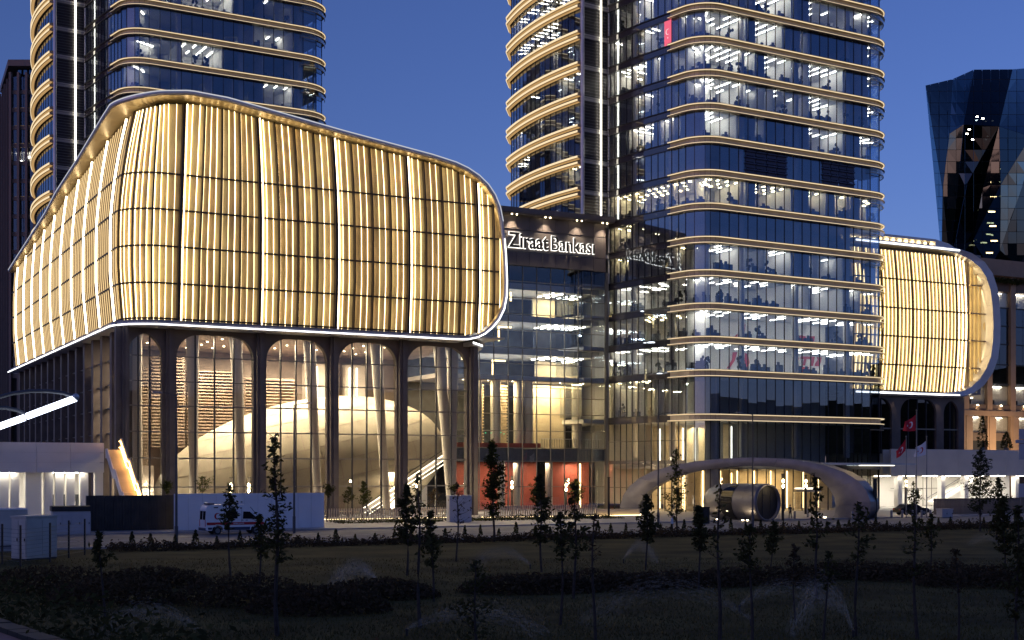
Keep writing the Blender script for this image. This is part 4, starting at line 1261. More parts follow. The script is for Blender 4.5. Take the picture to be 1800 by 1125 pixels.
# ------------------------------------------------------------------ glass link building with the sign
def link_building():
    root = thing('link_building', W3(56, 26, 0), 'glass link building between the golden pavilion and the wide tower', 'glass building')
    BF = 13.0; AL, AR = 41.5, 68.3
    zf0, zf1 = 35.5, 42.6
    # fascia of umber panels in three courses
    nP = 11
    for (z0, z1) in ((40.6, zf1), (37.45, 40.57), (zf0, 37.42)):
        for i in range(nP):
            a0, a1 = 44.5 + (AR - 44.5) * i / nP, 44.5 + (AR - 44.5) * (i + 1) / nP
            mid = z0 > 37 and z0 < 40
            if mid and i < nP - 1: continue
            p = MB(); p.ab(a0 + .02, a1 - .02, BF - .25, BF + .1, z0 + .02, z1 - .02); p.build('fascia_panel', M['fascia'], root)
    p = MB(); p.ab(44.5, AR - (AR - 44.5) / nP - .02, BF - .16, BF + .1, 37.47, 40.55); p.build('sign_board', M['signpan'], root)
    p = MB(); p.ab(40, AR + .6, BF - 1.9, BF + 30, 42.75, 43.45); p.ab(40, AR + .6, BF - 1.75, BF + 30, 42.62, 42.74); p.build('roof_slab', M['fascia'], root)
    for a in (46.5, 52.0, 57.5, 62.8, 67.2):
        for o in (0, .8):
            c = W3(a + o, BF - 1.1, 42.5)
            p = MB(); p.lathe(c, [(.09, 0), (.09, .14)], 8); p.build('downlight', M['e_down'], root)
        c = W3(a + .4, BF - 1.0, 42.45)
        lamp_spot('fascia_lamp', c, 1500, (1, .80, .58), root, 95, .9)
    p = MB(); p.ab(40, AR, BF + .3, BF + 30, zf0, 42.6); p.build('plant_room', M['dark'], root)
    # glass grid
    cols = [AR - 2.33 * k for k in range(12)]
    rows = [PZ, 3.6, 7.3, 9.2, 11.65, 14.1, 16.5, 18.9, 21.3, 23.7, 26.1, 28.5, 30.85, 33.2, 35.4]
    for k in range(len(cols) - 1):
        for z0, z1 in zip(rows, rows[1:]):
            pane(W2(cols[k + 1], BF), W2(cols[k], BF), z0 + .02, z1 - .02, M['gl_atr'], root)
    for a in cols:
        p = MB(); p.ab(a - .045, a + .045, BF - .1, BF + .12, PZ, 35.4); p.build('mullion', M['mull_l'], root)
    for z in rows[1:-1]:
        p = MB(); p.ab(cols[-1], AR, BF - .12, BF + .13, z - .05, z + .05); p.build('transom', M['mull_l'], root)
    p = MB(); p.ab(AR + .1, AR + .5, BF - .2, BF + .3, PZ, 35.4); p.build('corner_post', M['mull_l'], root)
    # inside: office floors above, tall lit hall below, red foyer on the ground
    p = MB(); p.ab(41, AR, BF + .4, 44, 19.0, 19.6); p.build('hall_ceiling', M['white'], root)
    for z in (23.7, 28.5, 33.2):
        p = MB(); p.ab(41, AR, BF + 1.8, 44, z - .9, z); p.build('floor_slab', M['slab'], root)
    p = MB(); p.ab(41, 71, BF + 12, BF + 12.3, PZ, 35); p.build('back_wall', M['furn'], root)
    lum = MB()
    for z, lst in ((22.7, (60, 61.5, 63.5, 66)), (27.5, (60.5, 61.6, 62.8, 64, 65.2, 66.4)), (32.2, (61, 62.5))):
        for a in lst:
            for d in (2.8, 4.6, 6.6): lum.ab(a, a + .16, BF + d, BF + d + 1.1, z - .06, z)
    lum.build('ceiling_lights', M['e_lum'], root, kind='stuff')
    for a0, a1, z0, z1, mt in ((59.6, 63.4, 28.7, 32.0, 'stone'), (60, 67.5, 19.8, 22.4, 'stone'), (59.8, 67.6, 24, 27.2, 'furn')):
        p = MB(); p.ab(a0, a1, BF + 6.5, BF + 6.8, z0, z1); p.build('office_wall', M[mt], root)
    lamp_area('office_lamp', W3(62, BF + 4, 31.8), 1.5, 700, (1, .82, .45), root)
    lamp_area('office_lamp', W3(63.5, BF + 4, 22.2), 2, 700, (1, .8, .45), root)
    for a0, z0 in ((50, 31), (55, 33), (53, 27), (47, 24), (52, 22)):
        p = MB(); p.ab(a0, a0 + 2.2, BF + 5, BF + 5.2, z0, z0 + .22); p.ab(a0, a0 + .2, BF + 5, BF + 5.2, z0 - 2.0, z0 - .02); p.build('light_line', M['e_cove'], root)
    for a, z in ((47, 31.5), (55, 31.5), (50, 26.8), (57, 26.8), (46, 22), (53, 22)):
        lamp_area('office_lamp', W3(a, BF + 6, z), 2, 600, (.86, .92, 1.0), root)
    # gallery level
    p = MB(); p.ab(41, AR, BF + .3, BF + 12, 7.3, 9.1); p.build('gallery_floor', M['zinc'], root)
    p = MB(); p.ab(41, 57.6, BF + .5, BF + .6, 9.2, 9.9); p.build('desk_front', M['red'], root)
    for k in range(24):
        a = 57.8 + k * .42
        p = MB(); p.ab(a, a + .05, BF + .5, BF + .56, 9.2, 10.5); p.build('baluster', M['mull_l'], root)
    p = MB(); p.ab(57.7, 68, BF + .48, BF + .58, 10.52, 10.6); p.build('handrail', M['silver'], root)
    p = MB(); p.ab(57.6, 64.6, BF + 5.4, BF + 5.9, 9.2, 18.7); p.build('travertine_wall', M['stone'], root)
    p = MB(); p.ab(57.7, 64.5, BF + 5.1, BF + 5.3, 18.4, 18.6); p.build('cove_light', M['e_cove'], root)
    p = MB(); p.ab(66.4, 66.75, BF + 4.5, BF + 4.7, 9.3, 18.6); p.build('light_line', M['e_cove'], root)
    for a in (48.5, 51.6, 55.4, 57.0, 65.3):
        p = MB(); p.lathe(W3(a, BF + 3.2, 9.2), [(.75, 0), (.75, 9.8)], 16); p.build('column', M['column'], root, smooth=True)
    for a0, a1 in ((49.6, 50.6), (52.6, 54.6)):
        p = MB(); z = 9.5
        while z < 18.6: p.ab(a0, a1, BF + 5, BF + 5.3, z, z + .18); z += .44
        p.ab(a0, a1, BF + 5.5, BF + 5.7, 9.4, 18.6); p.build('louvre_screen', M['slatw'], root)
    for a, z in ((50.2, 11.3), (51.8, 11.4), (52.3, 11.2), (49.3, 11.3)):
        p = MB(); p.ab(a, a + .14, BF + 2, BF + 2.1, z, z + .1); p.build('green_light', M['e_green'], root)
    for a in (45, 49, 53, 57, 61, 65):
        lamp_area('hall_lamp', W3(a, BF + 3.8, 18.9), 1.4, 1700, (1, .74, .38), root)
        c = W3(a + 1, BF + 2.5, 18.9); p = MB(); p.lathe(c, [(.1, 0), (.1, .08)], 8); p.build('downlight', M['e_down'], root)
    # red foyer
    p = MB(); p.ab(46, 60, BF + 6, BF + 6.4, .2, 7.2); p.ab(61.2, AR, BF + 4.6, BF + 5, .2, 7.2); p.build('red_wall', M['red'], root)
    for a in (52.4, 55.0, 60.4):
        p = MB(); p.lathe(W3(a, BF + 3, .2), [(.55, 0), (.55, 7)], 14); p.build('column', M['column'], root, smooth=True)
    p = MB(); p.ab(43.5, 44.6, BF + 2, BF + 2.1, 2.2, 5.2); p.build('screen', M['e_screen'], root)
    for a in (48.5, 54, 59.5, 65):
        lamp_area('foyer_lamp', W3(a, BF + 3, 7.0), 1.6, 300, (1, .72, .45), root)
    for a in (66.2,):
        p = MB(); p.ab(a, a + .2, BF + 3.8, BF + 4, .4, 7); p.build('light_line', M['e_cove'], root)
    return root
link_building()

# ------------------------------------------------------------------ sign letters
def text_mesh(s, size, extrude, offs=0.0, bold=0.0):
    cu = bpy.data.curves.new('txt', 'FONT')
    cu.body = s; cu.size = size; cu.extrude = extrude; cu.offset = offs + bold; cu.resolution_u = 4
    o = bpy.data.objects.new('txt', cu); COL.objects.link(o)
    dg = bpy.context.evaluated_depsgraph_get(); dg.update()
    me = bpy.data.meshes.new_from_object(o.evaluated_get(dg))
    bpy.data.objects.remove(o); bpy.data.curves.remove(cu)
    return me

def text_width(s, size):
    me = text_mesh(s, size, 0)
    xs = [v.co.x for v in me.vertices]
    bpy.data.meshes.remove(me)
    return (min(xs), max(xs)) if xs else (0, 0)

def letters(parent, text, a0, a1, z, b_, size, bold, xs=None):
    """each letter its own mesh: dark face in front of a glowing halo; laid out between a0 and a1"""
    x0, x1 = text_width(text, size)
    k = (a1 - a0) / (x1 - x0)
    rot = Matrix.Rotation(rad(28), 4, 'Z') @ Matrix.Rotation(rad(90), 4, 'X')
    for i, ch in enumerate(text):
        if ch == ' ': continue
        e = text_width(text[:i + 1], size)[1]; c0, c1 = text_width(ch, size)
        off = e - c1
        for nm, ex, of, mt, db in (('letter', .09, bold, 'letter', -.34), ('halo', .03, bold + .065, 'e_halo', -.22)):
            me = text_mesh(ch, size, ex, of)
            me.materials.clear(); me.materials.append(M[mt])
            for v in me.vertices: v.co.x = (v.co.x + off - x0) * k
            me.name = nm
            o = bpy.data.objects.new(nm, me)
            o.rotation_euler = rot.to_euler()
            if nm == 'letter':
                o.location = Vector(W3(a0, b_ + db, z)) - wloc(parent); L_ = o
                put(o, parent, label='letter ' + ch)
            else:
                o.rotation_euler = (0, 0, 0)
                o.location = (0, 0, db * -1 - .34) if False else (0, 0, -.12)
                put(o, L_)
sign = thing('bank_sign', W3(59, 12.8, 37.5), 'halo lit sign reading Ziraat Bankası on the umber fascia', 'sign')
letters(sign, 'Ziraat', 51.95, 58.35, 38.02, 12.95, 3.05, .055)
letters(sign, 'Bankası', 58.95, 66.2, 38.02, 12.95, 3.05, .0)
# wheat ear emblem at the head of the sign
def emblem(parent, a0, z0, h):
    for nm, mt, ex, db in (('emblem', 'letter', 0, -.32), ('halo', 'e_halo', .07, -.2)):
        p = MB()
        def leaf(x, z, w_, l, an):
            pts = []
            for k in range(12):
                t = k / 11 * 2 * math.pi
                u, v_ = (l / 2 + ex) * math.cos(t), (w_ / 2 + ex) * math.sin(t) * (1 - .35 * math.cos(t))
                pts.append((x + u * math.cos(an) - v_ * math.sin(an), z + u * math.sin(an) + v_ * math.cos(an)))
            p.extr(pts, W3(a0, 12.95 + db, z0), UA, UZ, UB, 0, .08)
        leaf(-.05, h * .36, .28, h * .75, rad(80)); leaf(.5, h * .52, .26, h * .3, rad(52)); leaf(.35, h * .30, .24, h * .28, rad(55))
        leaf(.55, h * .78, .26, h * .3, rad(48)); leaf(.1, h * .86, .24, h * .26, rad(75)); leaf(.25, h * .64, .22, h * .25, rad(62))
        p.build(nm, M[mt], parent)
emblem(sign, 50.1, 37.6, 3.3)

# ------------------------------------------------------------------ neighbouring buildings
def a_at(px, b_):
    k = (px - 900.0) / FOC
    return (k * (P0[1] + b_ * CA) - P0[0] + b_ * SA) / (CA - k * SA)
def at(px, py, Y): return Vector(((px - 900.0) * Y / FOC, Y, EYE + (830.0 - py) * Y / FOC))

def clip(poly, axis, lim, keep_less):
    out = []
    n = len(poly)
    for i in range(n):
        p, q = poly[i], poly[(i + 1) % n]
        ip = (p[axis] <= lim) == keep_less or p[axis] == lim
        iq = (q[axis] <= lim) == keep_less or q[axis] == lim
        if ip: out.append(p)
        if ip != iq:
            t = (lim - p[axis]) / (q[axis] - p[axis])
            out.append(tuple(p[k] + (q[k] - p[k]) * t for k in range(len(p))))
    return out

# faceted black tower at the right
def facet_tower():
    Y0 = 430.0
    root = thing('faceted_tower', (at(1720, 830, Y0).x, Y0, 0), 'black faceted glass tower with folded triangular facets behind the right pavilion', 'skyscraper')
    Vx = dict(a=(1627, 150, 6), b=(1675.5, 138.5, 0), c=(1712, 122, 3), d=(1780, 121.5, -2), e=(1812, 119, 3), f=(1669, 235, -1), g=(1657, 334, 1), h=(1694, 219, -3),
              i=(1652, 418, 5), j=(1655, 470, 2), k=(1756, 222, -4), l=(1759, 325, -3), m=(1728, 330, -1), n=(1700, 322, -2), o=(1710, 424, 1), p=(1812, 240, 0), q=(1812, 285, 3), r=(1758, 440, 1),
              s=(1740, 470, 3), t=(1812, 430, 6), u=(1670, 470, 2), v=(1790, 470, 5), w=(1690, 470, 0))
    P = lambda k: (Vx[k][0], Vx[k][1], Y0 + Vx[k][2] * 1.9)
    facets = [('abfgia', 0), ('bcnh', 1), ('bhnugf', 1), ('figu', 0)]
    facets = [(['a', 'b', 'f', 'g'], 'gl_facet'), (['a', 'g', 'j', 'i'], 'gl_facet2'), (['b', 'c', 'h', 'f'], 'gl_facet2'), (['f', 'h', 'u', 'g'], 'gl_facet2'), (['g', 'u', 'j'], 'gl_facet'),
              (['c', 'd', 'k', 'h'], 'gl_facet'), (['h', 'k', 'n', 'u'], 'gl_facet'), (['k', 'm', 'n'], 'gl_facet'), (['n', 'm', 'o', 'u'], 'gl_facet'), (['k', 'l', 'o', 'm'], 'gl_facet2'), (['d', 'e', 'p', 'k'], 'gl_facet'), (['k', 'p', 'l'], 'gl_facet'),
              (['l', 'p', 'q', 'r'], 'gl_facet2'), (['l', 'r', 's', 'o'], 'gl_facet2'), (['q', 't', 'v', 'r'], 'gl_facet'), (['r', 'v', 's'], 'gl_facet'), (['u', 'o', 's', 'w'], 'gl_facet')]
    npane = 0
    for ks, mt in facets:
        poly = [P(k) for k in ks]
        ys = [p[1] for p in poly]; xs = [p[0] for p in poly]
        y = 119 - 0.01
        while y < 480:
            band = clip(clip(poly, 1, y, False), 1, y + 20.6, True)
            if len(band) >= 3:
                x = 1620.0
                while x < 1815:
                    cell = clip(clip(band, 0, x, False), 0, x + 15.2, True)
                    if len(cell) >= 3:
                        cx = sum(c[0] for c in cell) / len(cell); cyy = sum(c[1] for c in cell) / len(cell)
                        pts = [at(cx + (c[0] - cx) * .955, cyy + (c[1] - cyy) * .965, c[2]) for c in cell]
                        ar = 0
                        for i in range(1, len(pts) - 1): ar += (pts[i] - pts[0]).cross(pts[i + 1] - pts[0]).length
                        if ar > .25:
                            m_ = MB(); n_ = Vector((R.gauss(0, .01), R.gauss(0, .012), R.gauss(0, .012)))
                            d0 = Vector((0, .12, 0))
                            pp = [p + Vector((0, (p.x - pts[0].x) * n_.x + (p.z - pts[0].z) * n_.y, 0)) for p in pts]
                            m_.face(pp); m_.face([p + d0 for p in reversed(pp)])
                            for i in range(len(pp)):
                                j = (i + 1) % len(pp); m_.face([pp[j], pp[i], pp[i] + d0, pp[j] + d0])
                            m_.build('pane', M[mt], root); npane += 1
                    x += 15.2
            y += 20.6
    # dark body behind the glass, stepping out of it by a metre and a half
    out = [at(*q) for q in ((1629, 152, 446), (1676, 141, 446), (1712, 125, 446), (1812, 122, 446), (1812, 480, 446), (1657, 480, 446))]
    b_ = MB(); bk = [p + Vector((24, 40, 0)) for p in out]
    b_.face(out); b_.face(bk[::-1])
    for i in range(6):
        j = (i + 1) % 6; b_.face([out[j], out[i], bk[i], bk[j]])
    b_.v = [(x, y, z) for x, y, z in b_.v]
    b_.build('body', M['black'], root)
    low = MB(); x0, x1 = at(1657, 800, 440).x, at(1830, 800, 440).x
    low.box(x0, x1, 440, 476, 0, at(0, 478, 446).z); low.build('lower_body', M['black'], root)
    # lit rooms seen through the pale wedge
    for px, py in ((1741, 322), (1745, 348), (1742, 374), (1744, 399), (1746, 425), (1738, 446), (1748, 300)):
        c = at(px, py, 428); m_ = MB(); m_.box(c.x - 1.0, c.x + 1.0, 427.2, 427.4, c.z, c.z + .35); m_.build('room_light', M['e_cove'], root)
    for px, py in ((1700, 236), (1704, 228), (1710, 246), (1728, 209), (1733, 214), (1736, 240), (1733, 246), (1718, 206), (1745, 213)):
        c = at(px, py, 424); m_ = MB(); m_.box(c.x - .3, c.x + .3, 424, 424.2, c.z, c.z + .3); m_.build('room_light', M['e_lum'], root)
facet_tower()

# tan stone office block at the right edge
def tan_block():
    B0 = 40.0
    L0 = a_at(1688, B0)
    root = thing('office_block', W3(L0 + 12, B0, 0), 'tan stone office block with gridded windows at the right edge', 'office building')
    z = lambda py, px=1760: EYE + (830 - py) * W2(a_at(px, B0), B0)[1] / FOC
    Lc = [a_at(px, B0) for px in (1697, 1738, 1779, 1820, 1861)]
    p = MB(); p.ab(L0 - 1, Lc[-1] + 3, B0 + 1.0, B0 + 30, 0, z(486)); p.build('body', M['dark'], root)
    p = MB(); p.ab(a_at(1700, B0), Lc[-1] + 3, B0 - .8, B0 + 1.2, z(486), z(458)); p.build('parapet', M['brown'], root)
    rows = [(514, 540, 1), (541, 572, 0), (574, 604, 0), (606, 640, 0), (642, 674, 0), (679, 711, 1), (733, 760, 2)]
    for ci in range(len(Lc) - 1):
        a0, a1 = Lc[ci] + .75, Lc[ci + 1] - .75
        for y0, y1, kind in rows:
            n = 3 if kind == 2 else 2
            for k in range(n):
                q0, q1 = a0 + (a1 - a0) * k / n, a0 + (a1 - a0) * (k + 1) / n
                w_ = MB(); w_.ab(q0 + .05, q1 - .05, B0 + .25, B0 + .32, z(y1), z(y0)); wo = w_.build('window', M['gl_dark' if kind == 0 else 'gl_hall'], root)
            if kind:
                m_ = MB(); m_.ab(a0 - .5, a1 + .5, B0 + .95, B0 + .99, z(y1), z(y0)); m_.build('room_wall', M['wall'], root)
                m_ = MB(); 
                for k in range(3): m_.ab(a0 + .4 + k * 1.1, a0 + 1.2 + k * 1.1, B0 + .5, B0 + .6, z(y0) - .25, z(y0) - .15)
                m_.build('room_light', M['e_lum'], root)
                m_ = MB(); m_.ab(a0 + 1.0, a0 + 1.5, B0 + .6, B0 + .7, z(y1), z(y1) + .9); m_.build('desk', M['furn'], root)
        for bo, y1_, y0_ in ((.1, 722, 712), (.05, 775, 761), (0, 513, 486)):
            p = MB(); p.ab(a0 + .01, a1 - .01, B0 - bo, B0 + .5, z(y1_), z(y0_)); p.build('spandrel', M['brown_d'], root)
        m_ = MB(); c = W3((a0 + a1) / 2, B0 - .2, z(714)); m_.lathe(c, [(.28, 0), (.12, .2)], 8); m_.build('uplight', M['e_down'], root)
        lamp_spot('wall_lamp', (c[0], c[1] - .3, c[2]), 120, (1, .75, .42), root, 120, .8)
        for y0 in (541, 573, 605, 641, 676):
            m_ = MB(); m_.ab(a0, a1, B0 + .1, B0 + .5, z(y0) - .12, z(y0) + .12); m_.build('transom', M['mull'], root)
    for i, a in enumerate(Lc):
        p = MB(); p.ab(a - .7, a + .7, B0 - .35, B0 + .5, 0, z(486)); p.build('pier', M['brown'], root)
    p = MB(); p.ab(L0 - 1, Lc[-1] + 3, B0 - .6, B0 - .36, z(732), z(723)); p.build('cornice', M['brown'], root)
    for i, a in enumerate(Lc[:-1]):
        p = MB(); p.ab(a - .2, a + .8 * 2, B0 - .45, B0 + .4, 0, z(733)); p.build('pier', M['brown'], root)
    lamp_area('street_glow', W3(L0 + 9, B0 - 9, 9.5), 6, 1500, (1, .72, .42), root, (rad(115), 0, rad(28)))
tan_block()
b = MB()
bw = a_at(1745, 38); 
for i in range(700):
    a = bw + R.random() * 11; c = W3(a, 38.6 + R.random() * .8, EYE + (830 - 492) * W2(bw, 38)[1] / FOC + R.random() * .9 - .2)
    b.face([(c[0] + R.gauss(0, .2), c[1] + R.gauss(0, .2), c[2] + R.gauss(0, .2)) for _ in range(3)])
b.stand('roof_planting', M['leaf'], W3(bw, 38.6, 44), 'strip of green planting along the roof edge of the tan block', 'planting')

# dark tower at the left edge
def dark_tower():
    Y0 = 300.0
    root = thing('office_block', (at(40, 830, Y0).x, Y0, 0), 'dark brown finned office block at the left edge of the scene', 'office building')
    x = lambda px: (px - 900) * Y0 / FOC
    z = lambda py: EYE + (830 - py) * Y0 / FOC
    p = MB(); p.prism([(x(19), Y0 + 1), (x(95), Y0 + 1), (x(95) + 6, Y0 + 40), (x(-60), Y0 + 40), (x(-60), Y0 + 20)], 0, z(135)); p.build('body', M['dark'], root)
    nr = 17
    for r in range(nr):
        y0, y1 = 134 + r * 31.2, 134 + (r + 1) * 31.2
        for k in range(7):
            q0, q1 = 20 + k * 10.6, 20 + (k + 1) * 10.6
            m_ = MB(); m_.box(x(q0) + .06, x(q1) - .06, Y0 + .2, Y0 + .26, z(y1) + .9, z(y0) - .05); m_.build('pane', M['gl_dark'], root)
        m_ = MB(); m_.box(x(19), x(95), Y0 + .1, Y0 + .35, z(y1), z(y1) + .85); m_.build('spandrel', M['towerbrown'], root)
        if r in (1, 2, 3, 6, 10, 13, 14):
            m_ = MB()
            for k in range(6): m_.box(x(24 + k * 10), x(30 + k * 10), Y0 + .7, Y0 + .75, z(y1) + 1.0, z(y1) + 1.08)
            m_.build('room_light', M['e_band'], root)
    m_ = MB(); m_.box(x(23), x(70), Y0 + .75, Y0 + .9, z(289), z(265)); m_.build('lit_room', M['wall'], root)
    m_ = MB()
    for k in range(9): cx_ = R.uniform(26, 66); cz = R.uniform(268, 284); m_.box(x(cx_), x(cx_ + 2), Y0 + .5, Y0 + .55, z(cz), z(cz) + .3)
    m_.build('room_light', M['e_lum'], root)
    for k in range(6):
        px = 19 + k * 14.2
        m_ = MB(); m_.box(x(px) - .25, x(px) + .25, Y0 - .6, Y0 + .3, 0, z(128)); m_.build('fin', M['towerbrown'], root)
    m_ = MB(); m_.prism([(x(17), Y0 - 1), (x(95), Y0 - 1), (x(95), Y0 + 10), (x(17), Y0 + 10)], z(118), z(107)); m_.prism([(x(17), Y0 - 1), (x(17), Y0 + 10), (x(-40), Y0 + 24), (x(-60), Y0 + 20)], z(118), z(107.1)); m_.build('crown', M['towerbrown'], root)
    m_ = MB()
    for k in range(6): m_.box(x(30 + k * 10), x(36 + k * 10), Y0 + .5, Y0 + .7, z(130), z(122))
    m_.build('crown_louvre', M['gl_facet2'], root)
    for k in range(5):
        t0, t1 = k / 5, (k + 1) / 5
        q0 = (x(19) - t0 * 10, Y0 + t0 * 20); q1 = (x(19) - t1 * 10, Y0 + t1 * 20)
        m_ = MB(); m_.wall(q1, q0, .02, .1, 0, z(135)); m_.build('side_panel', M['gl_dark'], root)
        m_ = MB(); m_.wall(q1, (q1[0] * .93 + q0[0] * .07, q1[1] * .93 + q0[1] * .07), .1, .5, 0, z(130)); m_.build('fin', M['towerbrown'], root)
dark_tower()

# white terraces with lit undercrofts, left and right of the plaza
def terrace(name, label, a0, a1, bf, z0, z1, mat, piers, round_end=0, stair=None, back=9):
    root = thing(name, W3((a0 + a1) / 2, bf + 3, 0), label, 'terrace building')
    n = max(3, round((a1 - a0) / 3.4)); nc = 3
    H = (z1 - z0) / nc
    def front(a):
        if round_end == 0: return bf
        t = (a1 - a) / 8.0 if round_end > 0 else (a - a0) / 8.0
        return bf + (1.6 * (1 - min(1, max(0, t))) ** 2)
    for c in range(nc):
        for i in range(n):
            q0, q1 = a0 + (a1 - a0) * i / n, a0 + (a1 - a0) * (i + 1) / n
            p = [W2(q0 + .015, front(q0)), W2(q1 - .015, front(q1)), W2(q1 - .015, front(q1) + .3), W2(q0 + .015, front(q0) + .3)]
            m_ = MB(); m_.hexa([(*v, z0 + c * H + .015) for v in p], [(*v, z0 + (c + 1) * H - .015) for v in p]); m_.build('fascia_panel', M[mat], root)
    m_ = MB(); m_.ab(a0 + .1, a1 - .1, bf + 1.8, bf + back + 6, z0 + .05, z1 - .1); m_.build('deck', M['slab'], root)
    m_ = MB(); m_.ab(a0 + .1, a1 - .1, bf + .35, bf + 1.9, z0 + .1, z0 + .4); m_.build('soffit', M['white'], root)
    m_ = MB(); m_.ab(a0, a1, bf + back, bf + back + .3, PZ, z0); m_.build('back_wall', M['white'], root)
    for a in piers:
        m_ = MB(); m_.ab(a - .42, a + .42, bf + 1.2, bf + 2.1, PZ, z0 + .06); m_.build('pier', M['white'], root)
    k = max(2, int((a1 - a0) / 5))
    for i in range(k):
        a = a0 + (a1 - a0) * (i + .5) / k
        m_ = MB(); m_.ab(a - 1.6, a + 1.6, bf + .8, bf + .95, z0 + .02, z0 + .09); m_.ab(a - 1.6, a + 1.6, bf + 4.5, bf + 4.7, z0 - .05, z0 + .04); m_.build('soffit_light', M['e_lum'], root)
        lamp_area('soffit_lamp', W3(a, bf + 3.4, z0 - .15), 3.0, 360, (1, .93, .76), root, (0, 0, rad(28)), 2.0)
    return root
tl = terrace('terrace_building', 'white terrace block with bright colonnade at the left, beside the orange stair', a_at(-60, -10), a_at(183, -10), -10, 5.65, 8.85, 'white', [a_at(px, -9) for px in (8, 27, 53, 66, 86, 105, 125, 149, 175)], 0)
for px in (93, 113, 140, 62):
    p = MB(); a = a_at(px, -4); p.ab(a, a + .7, -1.6, -1.4, PZ, 3.2); p.build('door', M['furn'], tl)
tr = terrace('terrace_building', 'cream terrace block over a bright white undercroft at the right, behind the flags', a_at(1566, -2), a_at(1850, -2), -2, 5.1, 9.3, 'cream', [a_at(px, -1) for px in (1584, 1660, 1701, 1790, 1830)], 0)
m_ = MB(); ramp(m_, a_at(1640, 4), .3, a_at(1716, 4), 5.0, 3.0, 5.5, .5); m_.build('stair_flight', M['white'], tr)
for k_ in range(2):
    m_ = MB(); ramp(m_, a_at(1640, 4), 1.35, a_at(1716, 4), 6.05 - .4, 2.9 + 2.5 * k_, 3.0 + 2.5 * k_, .09); m_.build('handrail', M['zinc'], tr)
for px in (1575, 1597, 1612, 1625, 1640, 1652):
    m_ = MB(); a = a_at(px, 6); m_.ab(a, a + .06, 6.3, 6.4, PZ, 5.1); m_.build('mullion', M['mull_l'], tr)
m_ = MB(); m_.ab(a_at(1568, 6), a_at(1655, 6), 6.28, 6.38, 3.0, 3.1); m_.build('transom', M['mull_l'], tr)

# outdoor stair with amber handrail light beside the left terrace
def amber_stair():
    A0, A1 = -9.25, -7.75
    B0_, B1_ = -10.5, -21.0
    root = thing('outdoor_stair', W3(A0, B1_, PZ), 'outdoor stair with glowing amber handrail line at the end of the left terrace', 'stair')
    runs = [(0, 8.1), (.06, 8.1), (.36, 5.9), (.44, 5.9), (.74, 3.6), (.80, 3.6), (1.0, 2.0)]
    n = 36
    for i in range(n):
        t0, t1 = i / n, (i + 1) / n
        z = interp(runs, (t0 + t1) / 2)
        b0_, b1_ = B0_ + (B1_ - B0_) * t0, B0_ + (B1_ - B0_) * t1
        m_ = MB(); m_.ab(A0 + .12, A1 - .01, b1_ + .004, b0_, z - .35, z); m_.build('step', M['stone'], root)
    def side(a0, a1, up, down, nm, mt):
        m_ = MB()
        for (t0, z0), (t1, z1) in zip(runs, runs[1:]):
            b0_, b1_ = B0_ + (B1_ - B0_) * t0, B0_ + (B1_ - B0_) * t1
            c = [W2(a0, b1_), W2(a1, b1_), W2(a1, b0_), W2(a0, b0_)]
            m_.hexa([(*c[0], z1 - down), (*c[1], z1 - down), (*c[2], z0 - down), (*c[3], z0 - down)], [(*c[0], z1 + up), (*c[1], z1 + up), (*c[2], z0 + up), (*c[3], z0 + up)])
        return m_.build(nm, M[mt], root)
    side(A1, A1 + .14, 1.25, .5, 'balustrade', 'stone')
    side(A0 - .02, A0 + .1, .12, .9, 'stringer', 'white')
    for dz, r_ in ((.92, .05), (.25, .05)):
        pts = [W3(A1 - .07, B0_ + (B1_ - B0_) * t, z + dz) for t, z in runs]
        m_ = MB(); m_.tube(pts, r_, 6); m_.build('handrail_light', M['e_stair'], root)
amber_stair()

